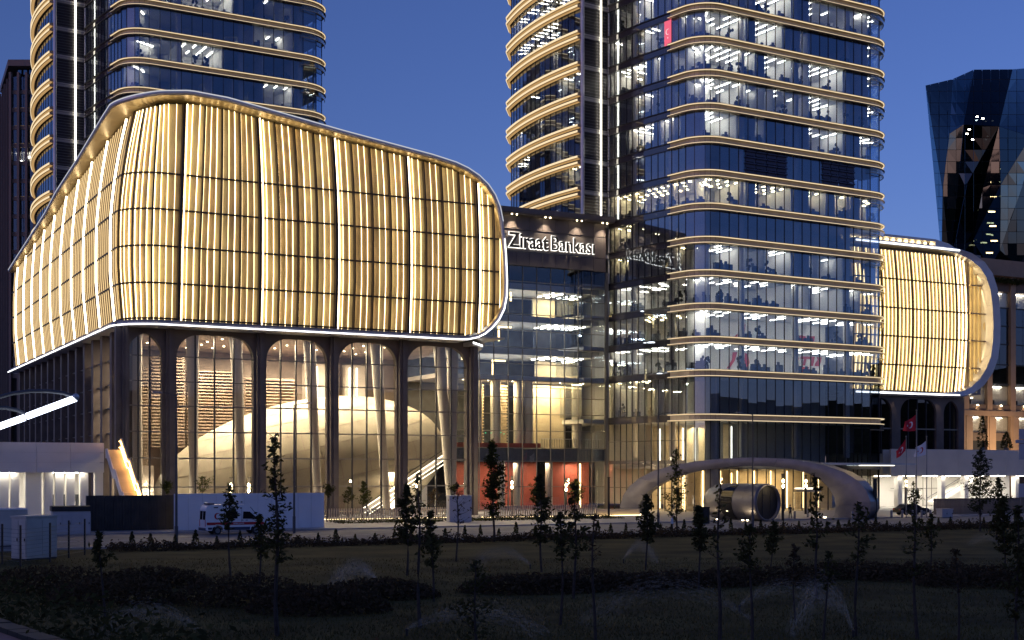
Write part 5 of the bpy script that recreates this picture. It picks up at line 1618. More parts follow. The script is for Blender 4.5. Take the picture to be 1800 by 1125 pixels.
# ------------------------------------------------------------------ portal sculpture and tunnel entrance
def portal():
    root = thing('portal_arch', (*gnd(1310, 909),0)[:2] + (PZ,), 'big silver ribbon arch sweeping over the entrance of the wide tower', 'sculpture')
    Yx = lambda px: 182.4 - (px - 1100) / 420.0 * 17.6
    outer = [(1089, 906), (1090, 889), (1095, 871), (1106, 855), (1124, 840), (1150, 827), (1186, 817), (1226, 810.5), (1270, 806), (1318, 804), (1366, 805.5), (1410, 810), (1450, 818), (1484, 830), (1508, 845), (1523, 863), (1530, 882), (1530, 898), (1522, 914)]
    inner = [(1120, 906), (1121, 893), (1127, 879), (1138, 865), (1156, 852), (1181, 841), (1214, 831), (1250, 824), (1288, 820), (1326, 819), (1362, 820.5), (1394, 825), (1420, 832), (1442, 843), (1457, 858), (1466, 874), (1469, 890), (1468, 902), (1462, 913)]
    D = Vector((.54, .84, 0))
    rows = []
    n = len(outer)
    sub = []
    for i in range(n - 1):
        for t in (0, .5):
            sub.append(tuple(tuple(outer[i][k] * (1 - t) + outer[i + 1][k] * t for k in (0, 1)) + tuple(inner[i][k] * (1 - t) + inner[i + 1][k] * t for k in (0, 1)) for _ in (0,))[0])
    sub.append(outer[-1] + inner[-1])
    for ox, oy, ix, iy in sub:
        O, N = at(ox, oy, Yx(ox)), at(ix, iy, Yx(ix))
        if O.z < PZ: O.z = PZ
        if N.z < PZ: N.z = PZ
        w = (O - N).length
        mid = (O + N) / 2 - D * (.05 * w)
        dep = 4.5
        rows.append([O, (O * .75 + N * .25) - D * (.04 * w), mid, (O * .25 + N * .75) - D * (.04 * w), N, N + D * dep * .6 + (O - N) * .15, O * .6 + N * .4 + D * dep, O + D * dep * .7])
    for k0_ in range(0, len(rows) - 1, 4):
        seg = [list(r_) for r_ in rows[k0_:k0_ + 5]]
        if len(seg) < 2: break
        f_ = .012
        seg[-1] = [p * (1 - f_) + q * f_ for p, q in zip(seg[-1], seg[-2])]
        seg[0] = [p * (1 - f_) + q * f_ for p, q in zip(seg[0], seg[1])]
        m_ = MB()
        for i0_, i1_ in ((0, 5), (4, 6), (5, 7), (6, 8)): m_.grid([r_[i0_:i1_] for r_ in seg])
        m_.grid([[r_[7], r_[0]] for r_ in seg])
        m_.build('ribbon_panel', M['portal'], root, smooth=True)
    for px, py in ((1128, 912), (1450, 917), (1440, 915)):
        c = at(px, py, Yx(px) - 1.0); c.z = PZ
        m_ = MB(); m_.lathe(c, [(.16, 0), (.16, .12)], 10); m_.build('uplight', M['e_down'], root)
        lamp_spot('uplight_lamp', (c.x, c.y, c.z + .2), 300, (1, .74, .42), root, 120, .8, (rad(180), 0, 0))
portal()

def tunnel():
    c0 = at(1351, 884, 157.5)
    root = thing('tunnel_entrance', (c0.x - 3, c0.y + 3, PZ), 'low silver tube with black glass end and dark side window under the portal arch', 'entrance pavilion')
    ax = Vector((.62, -.785, 0)).normalized(); sd = Vector((-ax.y, ax.x, 0)); r = 2.15
    cz = PZ + 2.05
    def ring(s, rr, ang): 
        c = c0 + ax * s
        return [(c.x + sd.x * rr * math.cos(t), c.y + sd.y * rr * math.cos(t), max(PZ, cz + rr * math.sin(t))) for t in ang]
    full = [2 * math.pi * k / 40 for k in range(40)]
    prof = [(-9.4, .5), (-9.2, 1.2), (-8.7, 1.7), (-7.8, 2.05), (-6.3, 2.2), (-3, 2.2), (-.3, 2.22), (0, 2.15), (0, 1.98), (-.4, 1.92)]
    m_ = MB(); m_.grid([ring(s, q, full) for s, q in prof[:5]], closed=True); m_.face(ring(-9.4, .5, full)[::-1]); m_.build('shell_panel', M['portal'], root, smooth=True)
    for s0_, s1_ in ((-6.27, -4.2), (-4.17, -2.1), (-2.07, -.3)):
        m_ = MB(); m_.grid([ring(s, 2.2, full) for s in (s0_, s1_)], closed=True); m_.build('shell_panel', M['portal'], root, smooth=True)
    m_ = MB(); m_.grid([ring(s, q, full) for s, q in prof[6:]], closed=True); m_.build('end_rim', M['portal'], root, smooth=True)
    m_ = MB(); m_.face(ring(-.35, 1.93, full)); m_.face(ring(-.42, 1.93, full)[::-1]); m_.build('end_glass', M['black'], root)
    c = c0 + ax * -.3
    for k in (-.7, .7):
        q = c + sd * k; m_ = MB(); m_.box(q.x - .03, q.x + .03, q.y - .03, q.y + .03, PZ, 3.7); m_.build('glazing_bar', M['mull'], root)
    m_ = MB(); rows = []
    for q in range(9):
        s_ = -6.0 + 2.3 * q / 8; dl = 62 * math.sqrt(max(.004, 1 - (1 - q / 8) ** 2))
        rows.append(ring(s_, 2.24, [rad(178 - dl + 2 * dl * k / 12) for k in range(13)]))
    m_.grid(rows); m_.build('side_window', M['blackgl'], root, smooth=True)
    for s_ in (-7.5, -5.6, -1.6, -.9):
        c = c0 + ax * s_ - sd * -2.7
        q = c0 + ax * s_ + sd * (2.6 if False else -2.6)
        q = q if q.y < c.y else c
        m_ = MB(); m_.lathe((q.x, q.y, PZ), [(.12, 0), (.12, .1)], 8); m_.build('uplight', M['e_down'], root)
        lamp_spot('uplight_lamp', (q.x, q.y, PZ + .15), 110, (1, .74, .42), root, 130, .8, (rad(180), 0, 0))
tunnel()

# ------------------------------------------------------------------ site hoardings, cabins, fences
def hoarding(name, label, px0, px1, bb, h, mat, n, rib):
    a0, a1 = a_at(px0, bb), a_at(px1, bb)
    root = thing(name, W3((a0 + a1) / 2, bb, PZ), label, 'hoarding')
    for i in range(n):
        q0, q1 = a0 + (a1 - a0) * i / n, a0 + (a1 - a0) * (i + 1) / n
        m_ = MB(); m_.ab(q0 + .012, q1 - .012, bb, bb + .06, PZ, PZ + h + R.uniform(-.015, .015))
        if rib:
            for k in range(rib): 
                x = q0 + (q1 - q0) * (k + .5) / rib; m_.ab(x - .06, x + .06, bb - .05, bb - .002, PZ + .05, PZ + h - .05)
        m_.build('panel', M[mat], root)
        m_ = MB(); m_.ab(q0 - .04, q0 + .04, bb + .07, bb + .15, PZ, PZ + h); m_.build('post', M['zinc'], root)
    return root
hoarding('site_hoarding', 'dark corrugated hoarding left of the white one', 152, 305, -27.5, 3.35, 'hoard_d', 10, 3)
hoarding('site_hoarding', 'plain white hoarding wall behind the ambulance', 306, 570, -29.5, 3.5, 'hoard', 11, 0)

def cabin(name, label, px, py, w, d, h, rz, mat, roof, cat='cabin', doors=True, lip=.12):
    x, y = gnd(px, py)
    root = thing(name, (x, y, 0.0), label, cat, None, rad(rz))
    m_ = MB(); m_.box(0, w, 0, d, .1, h); m_.build('shell', M[mat], root, local=True)
    m_ = MB(); m_.box(-.06, w + .06, -.06, d + .06, h + .002, h + lip); m_.build('roof', M[roof], root, local=True)
    m_ = MB(); m_.box(.02, w - .02, .02, d - .02, 0, .098); m_.build('plinth', M['mull'], root, local=True)
    if doors:
        n = max(2, round(w / .9))
        for i in range(n):
            m_ = MB(); m_.box(w * i / n + .04, w * (i + 1) / n - .04, -.035, -.002, .25, h - .18); dd = m_.build('door', M[mat], root, local=True)
            m_ = MB(); m_.box(w * (i + .85) / n - .03, w * (i + .85) / n + .03, -.08, -.037, h * .45, h * .45 + .18); m_.build('handle', M['black'], dd, local=True)
        n = max(2, round(d / 1.2))
        for i in range(n):
            m_ = MB(); m_.box(w + .002, w + .03, d * i / n + .04, d * (i + 1) / n - .04, .25, h - .18); m_.build('side_panel', M[mat], root, local=True)
    return root
cabin('site_cabin', 'cream metal site cabin by the wire fence, nearest of the cabins', 20, 984, 1.35, 2.6, 2.75, -28, 'cabin', 'cabin')
cabin('site_cabin', 'low grey cabin with pale roof at the left edge behind the fence', -25, 962, 3.0, 2.2, 2.8, 28, 'cabin', 'hoard')
cabin('kiosk', 'blue-grey kiosk under a dark flat roof beside the dark hoarding', 92, 941, 3.3, 3.0, 2.15, 22, 'cabinet', 'black', 'kiosk', True, .45)
cabin('utility_cabinet', 'white utility cabinet between the two slatted fences', 790, 920, 2.5, 2.1, 3.0, 12, 'cabinet', 'cabinet', 'cabinet')
cabin('utility_cabinet', 'black square cabinet in front of the tower lobby, left of the silver tube', 1225, 921, 1.45, 1.2, 1.75, 10, 'black', 'black', 'cabinet')
cabin('utility_cabinet', 'low pale box beside the timber fence at the right', 1656, 911, 1.7, 1.0, 1.05, 24, 'cabinet', 'cabinet', 'cabinet')

def slat_fence(label, px0, px1, bb, h, step, mat, glow, base=PZ, w=.1):
    a0, a1 = a_at(px0, bb), a_at(px1, bb)
    root = thing('slatted_fence', W3((a0 + a1) / 2, bb, base), label, 'fence')
    n = int((a1 - a0) / step)
    me = None
    for i in range(min(n, 250)):
        a = a0 + (a1 - a0) * (i + .5) / n
        if me is None:
            k = MB(); k.box(-w / 2, w / 2, -.03, .03, 0, h); me = k.mesh('slat', M[mat])
        o = bpy.data.objects.new('slat', me)
        o.location = Vector(W3(a, bb, base)) - wloc(root); o.rotation_euler = (0, 0, rad(28) + R.gauss(0, .02)); put(o, root)
    for z in (.25, h - .25):
        m_ = MB(); m_.ab(a0, a1, bb + .05, bb + .1, base + z, base + z + .07); m_.build('fence_rail', M['zinc'], root)
    if glow:
        m_ = MB(); m_.ab(a0, a1, bb + .45, bb + .5, base + .18, base + .27); m_.build('base_light', M['e_cove'], root)
    return root
slat_fence('pale slatted fence lit from behind, under the tall arches', 572, 788, -14, 1.45, .30, 'slatw', True, w=.15)
slat_fence('pale slatted fence in front of the red glass foyer', 850, 1050, -16, 1.6, .30, 'slatw', True, w=.15)
slat_fence('brown close boarded timber fence below the cream terrace', 1641, 1812, -28, 2.1, .30, 'wood', False, PZ, .24)

# wire fence with slim posts, front left
root = thing('wire_fence', (*gnd(70, 983), 0), 'wire fence on slim dark posts in front of the cabins', 'fence')
pp = [gnd(*q) for q in ((-40, 996), (4, 992), (36, 996), (88, 988), (121, 981), (149, 976))]
for (x, y) in pp:
    m_ = MB(); m_.box(x - .05, x + .05, y - .05, y + .05, 0, 2.5); m_.build('post', M['black'], root)
for z in [.3 + .24 * i for i in range(9)]:
    m_ = MB()
    for (x0, y0), (x1, y1) in zip(pp, pp[1:]): m_.tube([(x0, y0, z), (x1, y1, z)], .009, 4, False)
    m_.build('wire', M['pole'], root)

# low lit planter wall right of the foyer
m_ = MB(); a0, a1 = a_at(1048, -12), a_at(1090, -12)
m_.ab(a0, a1 + 3, -12, -11.4, PZ, .95)
pl = m_.stand('planter_wall', M['stone'], W3(a0, -12, PZ), 'low lit stone planter wall at the left foot of the portal arch', 'wall')
m_ = MB(); m_.ab(a0, a1 + 3, -12.3, -12.2, PZ, PZ + .08); m_.build('base_light', M['e_cove'], pl)

# ------------------------------------------------------------------ street lamps and plaza lamps
def street_lamp(px, py, ytop, side, label, head=True):
    x, y = gnd(px, py); h = EYE + (830 - ytop) * y / FOC
    root = thing('street_lamp', (x, y, 0), label, 'street lamp', 'grey street lamp poles along the road')
    m_ = MB(); m_.tube([(x, y, 0), (x, y, 1.6)], .14, 10); m_.tube([(x, y, 1.6), (x, y, h * .6), (x, y, h)], [.10, .085, .06], 10); m_.build('pole', M['pole'], root, smooth=True)
    m_ = MB(); m_.tube([(x, y, h - .08), (x + side * .6, y - .1, h + .12), (x + side * 1.1, y - .2, h + .16)], .04, 6); m_.build('arm', M['pole'], root)
    m_ = MB(); m_.hexa([(x + side * 1.0, y - .32, h + .1), (x + side * 1.75, y - .34, h + .16), (x + side * 1.75, y - .08, h + .16), (x + side * 1.0, y - .08, h + .1)] if side > 0 else
                       [(x + side * 1.75, y - .34, h + .16), (x + side * 1.0, y - .32, h + .1), (x + side * 1.0, y - .08, h + .1), (x + side * 1.75, y - .08, h + .16)],
                       [(x + side * 1.0, y - .3, h + .22), (x + side * 1.72, y - .3, h + .24), (x + side * 1.72, y - .1, h + .24), (x + side * 1.0, y - .1, h + .22)] if side > 0 else
                       [(x + side * 1.72, y - .3, h + .24), (x + side * 1.0, y - .3, h + .22), (x + side * 1.0, y - .1, h + .22), (x + side * 1.72, y - .1, h + .24)])
    m_.build('lamp_head', M['zinc'], root)
street_lamp(310, 962, 694, -1, 'grey street lamp pole at the left end of the white hoarding')
street_lamp(517, 938, 712, 1, 'grey street lamp pole behind the tall tree by the ambulance')
street_lamp(1157, 928, 728, 1, 'grey street lamp pole in front of the left foot of the portal arch')
street_lamp(1323, 926, 728, -1, 'grey street lamp pole standing before the silver tube')

def plaza_lamp(px, ytop, bb, lit, label, w=.13, h=None):
    a = a_at(px, bb); x, y = W2(a, bb); top = EYE + (830 - ytop) * y / FOC
    root = thing('plaza_lamp', (x, y, PZ), label, 'lamp post', 'dark lamp columns on the plaza')
    m_ = MB(); m_.box(x - w, x + w, y - w, y + w, PZ, top); m_.build('column', M['black'], root)
    m_ = MB(); m_.box(x - w - .04, x + w + .04, y - w - .04, y + w + .04, top + .002, top + .1); m_.build('cap', M['black'], root)
    if lit:
        for k, zz_ in enumerate((top - .75, top - 1.35)):
            m_ = MB(); m_.ball((x, y - w - .14, zz_), (.12, .12, .2), 10, 8); m_.build('lamp_glass', M['e_lamp'], root)
            m_ = MB(); m_.box(x - .05, x + .05, y - w - .14, y - w, zz_ - .3, zz_ - .24); m_.build('bracket', M['black'], root)
        l = bpy.data.lights.new('lamp_glow', 'POINT'); l.energy = 60 if 1370 < px < 1420 else 480; l.color = (1, .74, .4); l.shadow_soft_size = .15
        o = bpy.data.objects.new('lamp_glow', l); o.location = Vector((x, y - w - .45, top - 1.0)) - wloc(root); put(o, root)
plaza_lamp(407, 840, -22, True, 'lit lamp column over the white hoarding, straight above the ambulance')
plaza_lamp(438, 840, -22, True, 'lit lamp column over the white hoarding, just right of the one above the ambulance')
plaza_lamp(733, 834, -10, True, 'lit lamp column before the last arch of the golden pavilion')
plaza_lamp(900, 838, -6, True, 'lit lamp column at the red foyer beside the tall pointed tree')
plaza_lamp(995, 842, -10, True, 'lit lamp column beside the bright green tree at the red foyer')
plaza_lamp(1070, 840, -17, False, 'unlit black lamp column left of the portal arch')
plaza_lamp(1376, 834, -36, True, 'lit lamp column at the black end of the silver tube')
plaza_lamp(1416, 836, -18, True, 'lit lamp column deep under the portal arch in front of the lobby')
plaza_lamp(1538, 842, -34, False, 'unlit black lamp column just right of the portal arch', .2)
plaza_lamp(1592, 836, -24, True, 'lit lamp column among the flagpoles')

# bollards
bz = None
for k, (px, py) in enumerate([(1567, 912), (1586, 912), (1604, 912), (1620, 912), (1635, 911), (1397, 914), (1420, 911), (1498, 915)]):
    x, y = gnd(px, py)
    if bz is None:
        m_ = MB(); m_.lathe((0, 0, 0), [(.14, 0), (.14, .86), (.12, .92), (.04, .95)], 12); bz = m_.mesh('bollard', M['zinc'], smooth=True)
    o = bpy.data.objects.new('bollard', bz); o.location = (x, y, PZ)
    put(o, None, ['leftmost grey bollard of the row at the flagpoles', 'second grey bollard from the left in the flagpole row', 'middle grey bollard of the row at the flagpoles', 'second grey bollard from the right in the flagpole row', 'rightmost grey bollard of the row at the flagpoles', 'grey bollard beside the black end of the silver tube', 'grey bollard under the middle of the portal arch', 'grey bollard inside the right leg of the portal arch'][k], 'bollard', 'grey bollards on the plaza')

# blue-white light arcs of the footbridge at the left edge
def light_arc():
    Y = 62.0
    root = thing('light_arch', at(40, 830, Y) * 1.0, 'glowing blue-white tube under curved steel ribs at the left edge', 'bridge light')
    segs = (((133, 700), (47, 732)), ((43, 734), (-90, 781)))
    for p_, q_ in segs:
        m_ = MB(); m_.tube([at(*p_, Y), at(*q_, Y)], .15, 10); m_.build('light_tube', M['e_arc'], root, smooth=True)
    for off, Yo in ((0, Y + .1), (1, Y + .6)):
        pts = [(132, 698), (112, 691), (85, 687.5), (55, 687.5), (25, 691), (-5, 699), (-60, 720)] if off == 0 else [(44, 728), (30, 721), (10, 717), (-20, 718), (-70, 730)]
        m_ = MB(); m_.tube([at(px, py, Yo) for px, py in pts], .09, 8); m_.build('rib', M['pole'], root, smooth=True)
    e = at(133, 698, Y); m_ = MB(); m_.ball(e, (.17, .17, .17), 8, 6); m_.build('end_cap', M['silver'], root)
    for px in (-30, -75):
        e = at(px, 765, Y + .2); m_ = MB(); m_.tube([(e.x, e.y, 0), (e.x, e.y, e.z)], .12, 8); m_.build('post', M['pole'], root)
light_arc()

# ------------------------------------------------------------------ flags
def flag(px, py, ytop, mat, corners, label_p, label_f, crescent):
    x, y = gnd(px, py); h = EYE + (830 - ytop) * y / FOC
    m_ = MB(); m_.tube([(x, y, PZ), (x, y, h)], [.075, .045], 10); m_.ball((x, y, h + .06), (.09, .09, .09), 8, 6)
    m_.stand('flagpole', M['zinc'], (x, y, PZ), label_p, 'flagpole', 'flagpoles beside the portal arch', True)
    A, B_, C_, D_ = [at(*c, y) for c in corners]        # hoist top, hoist bottom, fly bottom, fly top
    for v in (A, B_): v.x -= .03
    n, k = 14, 8
    def pt(u, v, o):
        top = A.lerp(D_, u); bot = B_.lerp(C_, u); q = top.lerp(bot, v)
        wv = .16 * u * math.sin(u * 9 + v * 2.5 + px) + o
        return (q.x + .03 * math.sin(v * 5) * u, q.y + wv, q.z - .12 * math.sin(u * 3.1) * (1 - .3 * v))
    m_ = MB()
    for o in (0.0, .012): m_.grid([[pt(i / n, j / k, o) for j in range(k + 1)] for i in range(n + 1)])
    f = m_.stand('flag', M[mat], tuple(A), label_f, 'flag', 'flags beside the portal arch', True)
    m_ = MB()
    rows = []
    for i in range(15):
        an = rad(45 + 270 * i / 14); w = .085 * math.sin(math.pi * i / 14) + .004
        rows.append([pt(.45 + r_ * math.cos(an), .5 - r_ * 1.3 * math.sin(an), -.02) for r_ in (.2, .2 - w * 1.2)])
    m_.grid(rows)
    m_.face([pt(.72 + (.09 if i % 2 == 0 else .035) * math.cos(rad(36 * i)), .5 + 1.3 * (.09 if i % 2 == 0 else .035) * math.sin(rad(36 * i)), -.02) for i in range(10)])
    m_.build('crescent', M['flagw' if crescent else 'stripe'], f)
flag(1593, 912, 768, 'flagr', [(1592, 772), (1592, 792), (1577, 806), (1575, 793)], 'flagpole with the lower red flag, left of three', 'lower drooping red flag with a white crescent', True)
flag(1611, 913, 722, 'flagr', [(1610, 729), (1610, 757), (1588, 757), (1590, 741)], 'tallest flagpole, in the middle of three', 'red flag on the tallest pole with a white crescent', True)
flag(1629, 912, 768, 'flagw', [(1628, 775), (1628, 799), (1607, 803), (1609, 786)], 'flagpole with the white flag, right of three', 'white flag on the right-hand pole', False)

# road signs at the right edge
x, y = gnd(1806, 930)
root = thing('road_sign', (x, y, 0), 'grey back of a tall direction sign at the right edge', 'sign')
m_ = MB(); m_.tube([(x, y, 0), (x, y, 10)], .12, 8); m_.build('post', M['pole'], root)
for py0, py1, px0 in ((754, 772, 1791), (780, 808, 1791), (773, 779, 1785)):
    p0, p1 = at(px0, py1, y - .2), at(1830, py0, y - .2)
    m_ = MB(); m_.box(p0.x, p1.x, y - .25, y - .19, p0.z, p1.z); m_.build('panel', M['cabinet'], root)
x, y = gnd(1794, 916)
root = thing('road_sign', (x, y, 0), 'small square sign on a thin post below the big direction sign', 'sign')
m_ = MB(); m_.tube([(x, y, 0), (x, y, 4.2)], .05, 8); m_.build('post', M['zinc'], root)
p0, p1 = at(1790.5, 874, y - .1), at(1801, 850, y - .1)
m_ = MB(); m_.box(p0.x, p1.x, y - .12, y - .07, p0.z, p1.z); m_.build('panel', M['cabinet'], root)

# ------------------------------------------------------------------ vehicles
def wheel(parent, x, y, r, w, s):
    m_ = MB(); m_.tube([(x, y, r), (x, y + s * w, r)], r, 20); o = m_.build('wheel', M['rubber'], parent, local=True, smooth=False)
    m_ = MB(); m_.tube([(x, y - s * .012, r), (x, y + s * .03, r)], r * .6, 14); m_.build('rim', M['zinc'], o, local=True)

def bevel(o, w, seg=2):
    md = o.modifiers.new('bevel', 'BEVEL'); md.width = w; md.segments = seg; md.limit_method = 'ANGLE'

def ambulance():
    x, y = gnd(356, 940)
    root = thing('ambulance', (x, y, .02), 'white ambulance van with red stripe parked before the white hoarding', 'ambulance', None, rad(28))
    W_ = 1.02
    prof = [(0.02, .45), (0, 1.2), (.06, 2.3), (.2, 2.62), (.5, 2.70), (3.6, 2.72), (4.05, 2.58), (4.75, 1.75), (5.0, 1.50), (5.75, 1.22), (5.9, 1.0), (5.92, .5), (5.7, .38), (5.25, .38), (5.2, .62), (5.0, .8), (4.72, .86), (4.45, .8), (4.25, .62), (4.2, .38), (1.65, .38), (1.6, .62), (1.4, .8), (1.12, .86), (.85, .8), (.65, .62), (.6, .38), (.2, .38)]
    m_ = MB(); m_.extr(prof, (0, 0, 0), (1, 0, 0), (0, 0, 1), (0, 1, 0), -W_, W_)
    bd = m_.build('body', M['paint_w'], root, local=True); bevel(bd, .07)
    side = -W_ - .012
    def plate(name, pts, mat, t=.02, par=root, y0=None):
        q = MB(); q.extr(pts, (0, 0, 0), (1, 0, 0), (0, 0, 1), (0, 1, 0), (y0 or side) - t, (y0 or side)); return q.build(name, M[mat], par, local=True)
    plate('side_window', [(1.9, 1.45), (2.95, 1.45), (2.95, 2.12), (1.9, 2.12)], 'winglass')
    plate('cab_window', [(3.45, 1.42), (4.75, 1.40), (4.62, 1.62), (4.1, 2.06), (3.5, 2.08)], 'winglass')
    plate('stripe', [(.12, .88), (.86, .88), (.95, .92), (1.3, .92), (1.5, .88), (5.55, .88), (5.4, 1.12), (.10, 1.12)], 'stripe')
    plate('lower_stripe', [(.25, .46), (.55, .46), (.62, .66), (.2, .66)], 'blue')
    plate('lower_stripe', [(1.75, .40), (4.1, .40), (4.15, .68), (1.7, .68)], 'blue')
    plate('vent', [(.75, 2.42), (1.15, 2.42), (1.15, 2.52), (.75, 2.52)], 'black'); plate('vent', [(3.2, 2.35), (3.36, 2.35), (3.36, 2.45), (3.2, 2.45)], 'black')
    for xx in (3.3, 3.38): pass
    plate('door_handle', [(3.3, 1.27), (3.5, 1.27), (3.5, 1.32), (3.3, 1.32)], 'black'); plate('door_handle', [(3.72, 1.26), (3.92, 1.26), (3.92, 1.31), (3.72, 1.31)], 'black')
    plate('door_gap', [(3.34, .85), (3.36, .85), (3.36, 2.3), (3.34, 2.3)], 'black', .006); plate('door_gap', [(1.84, .85), (1.86, .85), (1.86, 2.3), (1.84, 2.3)], 'black', .006)
    # red crescent
    cres = []
    for i in range(17): an = rad(50 + 260 * i / 16); cres.append((1.1 + .3 * math.cos(an), 1.68 + .3 * math.sin(an)))
    for i in range(17): an = rad(302 - 244 * i / 16); cres.append((1.19 + .235 * math.cos(an), 1.68 + .235 * math.sin(an)))
    plate('crescent', cres, 'stripe', .012)
    me = text_mesh('AMBULANS', .2, .004); me.materials.clear(); me.materials.append(M['paint_w'])
    o = bpy.data.objects.new('lettering', me); o.rotation_euler = (rad(90), 0, 0); o.location = (2.55, side - .024, .93); put(o, root)
    me = text_mesh('112', .2, .004); me.materials.clear(); me.materials.append(M['navy'])
    o = bpy.data.objects.new('lettering', me); o.rotation_euler = (rad(90), 0, 0); o.location = (2.35, side - .012, 1.22); put(o, root)
    # tail: rear windows, lamps, bumper
    for s in (-1, 1):
        m_ = MB(); m_.hexa([(-.01, s * .5 - .4, 1.35), (.05, s * .5 - .4, 1.35), (.05, s * .5 + .4, 1.35), (-.01, s * .5 + .4, 1.35)], [(.03, s * .5 - .4, 2.15), (.1, s * .5 - .4, 2.15), (.1, s * .5 + .4, 2.15), (.03, s * .5 + .4, 2.15)])
        m_.build('rear_window', M['winglass'], root, local=True)
        m_ = MB(); m_.box(-.02, .12, s * .94 - .07, s * .94 + .07, .75, 1.35); m_.build('tail_light', M['stripe'], root, local=True)
        m_ = MB(); m_.box(5.55, 5.88, s * .78 - .16, s * .78 + .16, .92, 1.12); m_.build('headlight', M['silver'], root, local=True)
        m_ = MB(); m_.box(4.35, 4.5, s * 1.06, s * 1.06 + s * .22, 1.35, 1.62) if s > 0 else m_.box(4.35, 4.5, -1.28, -1.06, 1.35, 1.62); m_.build('mirror', M['black'], root, local=True)
    m_ = MB(); m_.box(-.1, .1, -1.0, 1.0, .38, .62); m_.build('bumper', M['blue'], root, local=True)
    m_ = MB(); m_.hexa([(4.18, -.9, 2.46), (4.86, -.9, 1.66), (4.86, .9, 1.66), (4.18, .9, 2.46)], [(4.22, -.88, 2.5), (4.9, -.88, 1.7), (4.9, .88, 1.7), (4.22, .88, 2.5)]); m_.build('windscreen', M['winglass'], root, local=True)
    for x0 in (.35, 2.6):
        m_ = MB(); m_.box(x0, x0 + .5, -.85, .85, 2.725, 2.86); m_.build('beacon_bar', M['blue'], root, local=True)
    for xx in (1.12, 4.72):
        for s in (-1, 1): wheel(root, xx, s * .99, .36, -.24, s)
ambulance()

def car():
    x, y = gnd(1576, 907)
    root = thing('parked_car', (x, y, PZ), 'dark saloon car parked behind the bollards and flagpoles', 'car', None, rad(20))
    prof = [(0, .4), (.02, .85), (.5, .98), (1.1, 1.38), (1.7, 1.46), (2.5, 1.44), (3.3, .98), (4.3, .84), (4.5, .6), (4.48, .3), (4.05, .3), (3.95, .55), (3.65, .66), (3.35, .55), (3.25, .3), (1.3, .3), (1.2, .55), (.9, .66), (.6, .55), (.5, .3), (.1, .3)]
    m_ = MB(); m_.extr(prof, (0, 0, 0), (1, 0, 0), (0, 0, 1), (0, 1, 0), -.88, .88); bevel(m_.build('body', M['paint_k'], root, local=True), .06)
    m_ = MB(); m_.extr([(.75, 1.02), (1.25, 1.34), (1.85, 1.38), (1.85, 1.02)], (0, 0, 0), (1, 0, 0), (0, 0, 1), (0, 1, 0), -.9, -.885); m_.extr([(1.92, 1.02), (1.92, 1.38), (2.45, 1.37), (3.1, 1.02)], (0, 0, 0), (1, 0, 0), (0, 0, 1), (0, 1, 0), -.9, -.885); m_.build('side_window', M['winglass'], root, local=True)
    for s in (-1, 1):
        m_ = MB(); m_.box(4.3, 4.5, s * .62 - .18, s * .62 + .18, .62, .76); m_.build('headlight', M['silver'], root, local=True)
        m_ = MB(); m_.box(-.01, .08, s * .66 - .16, s * .66 + .16, .66, .8); m_.build('tail_light', M['stripe'], root, local=True)
        m_ = MB(); m_.box(2.6, 2.75, s * .98 - .08, s * .98 + .08, 1.0, 1.14); m_.build('mirror', M['paint_k'], root, local=True)
    for xx in (.9, 3.65):
        for s in (-1, 1): wheel(root, xx, s * .87, .32, -.2, s)
car()

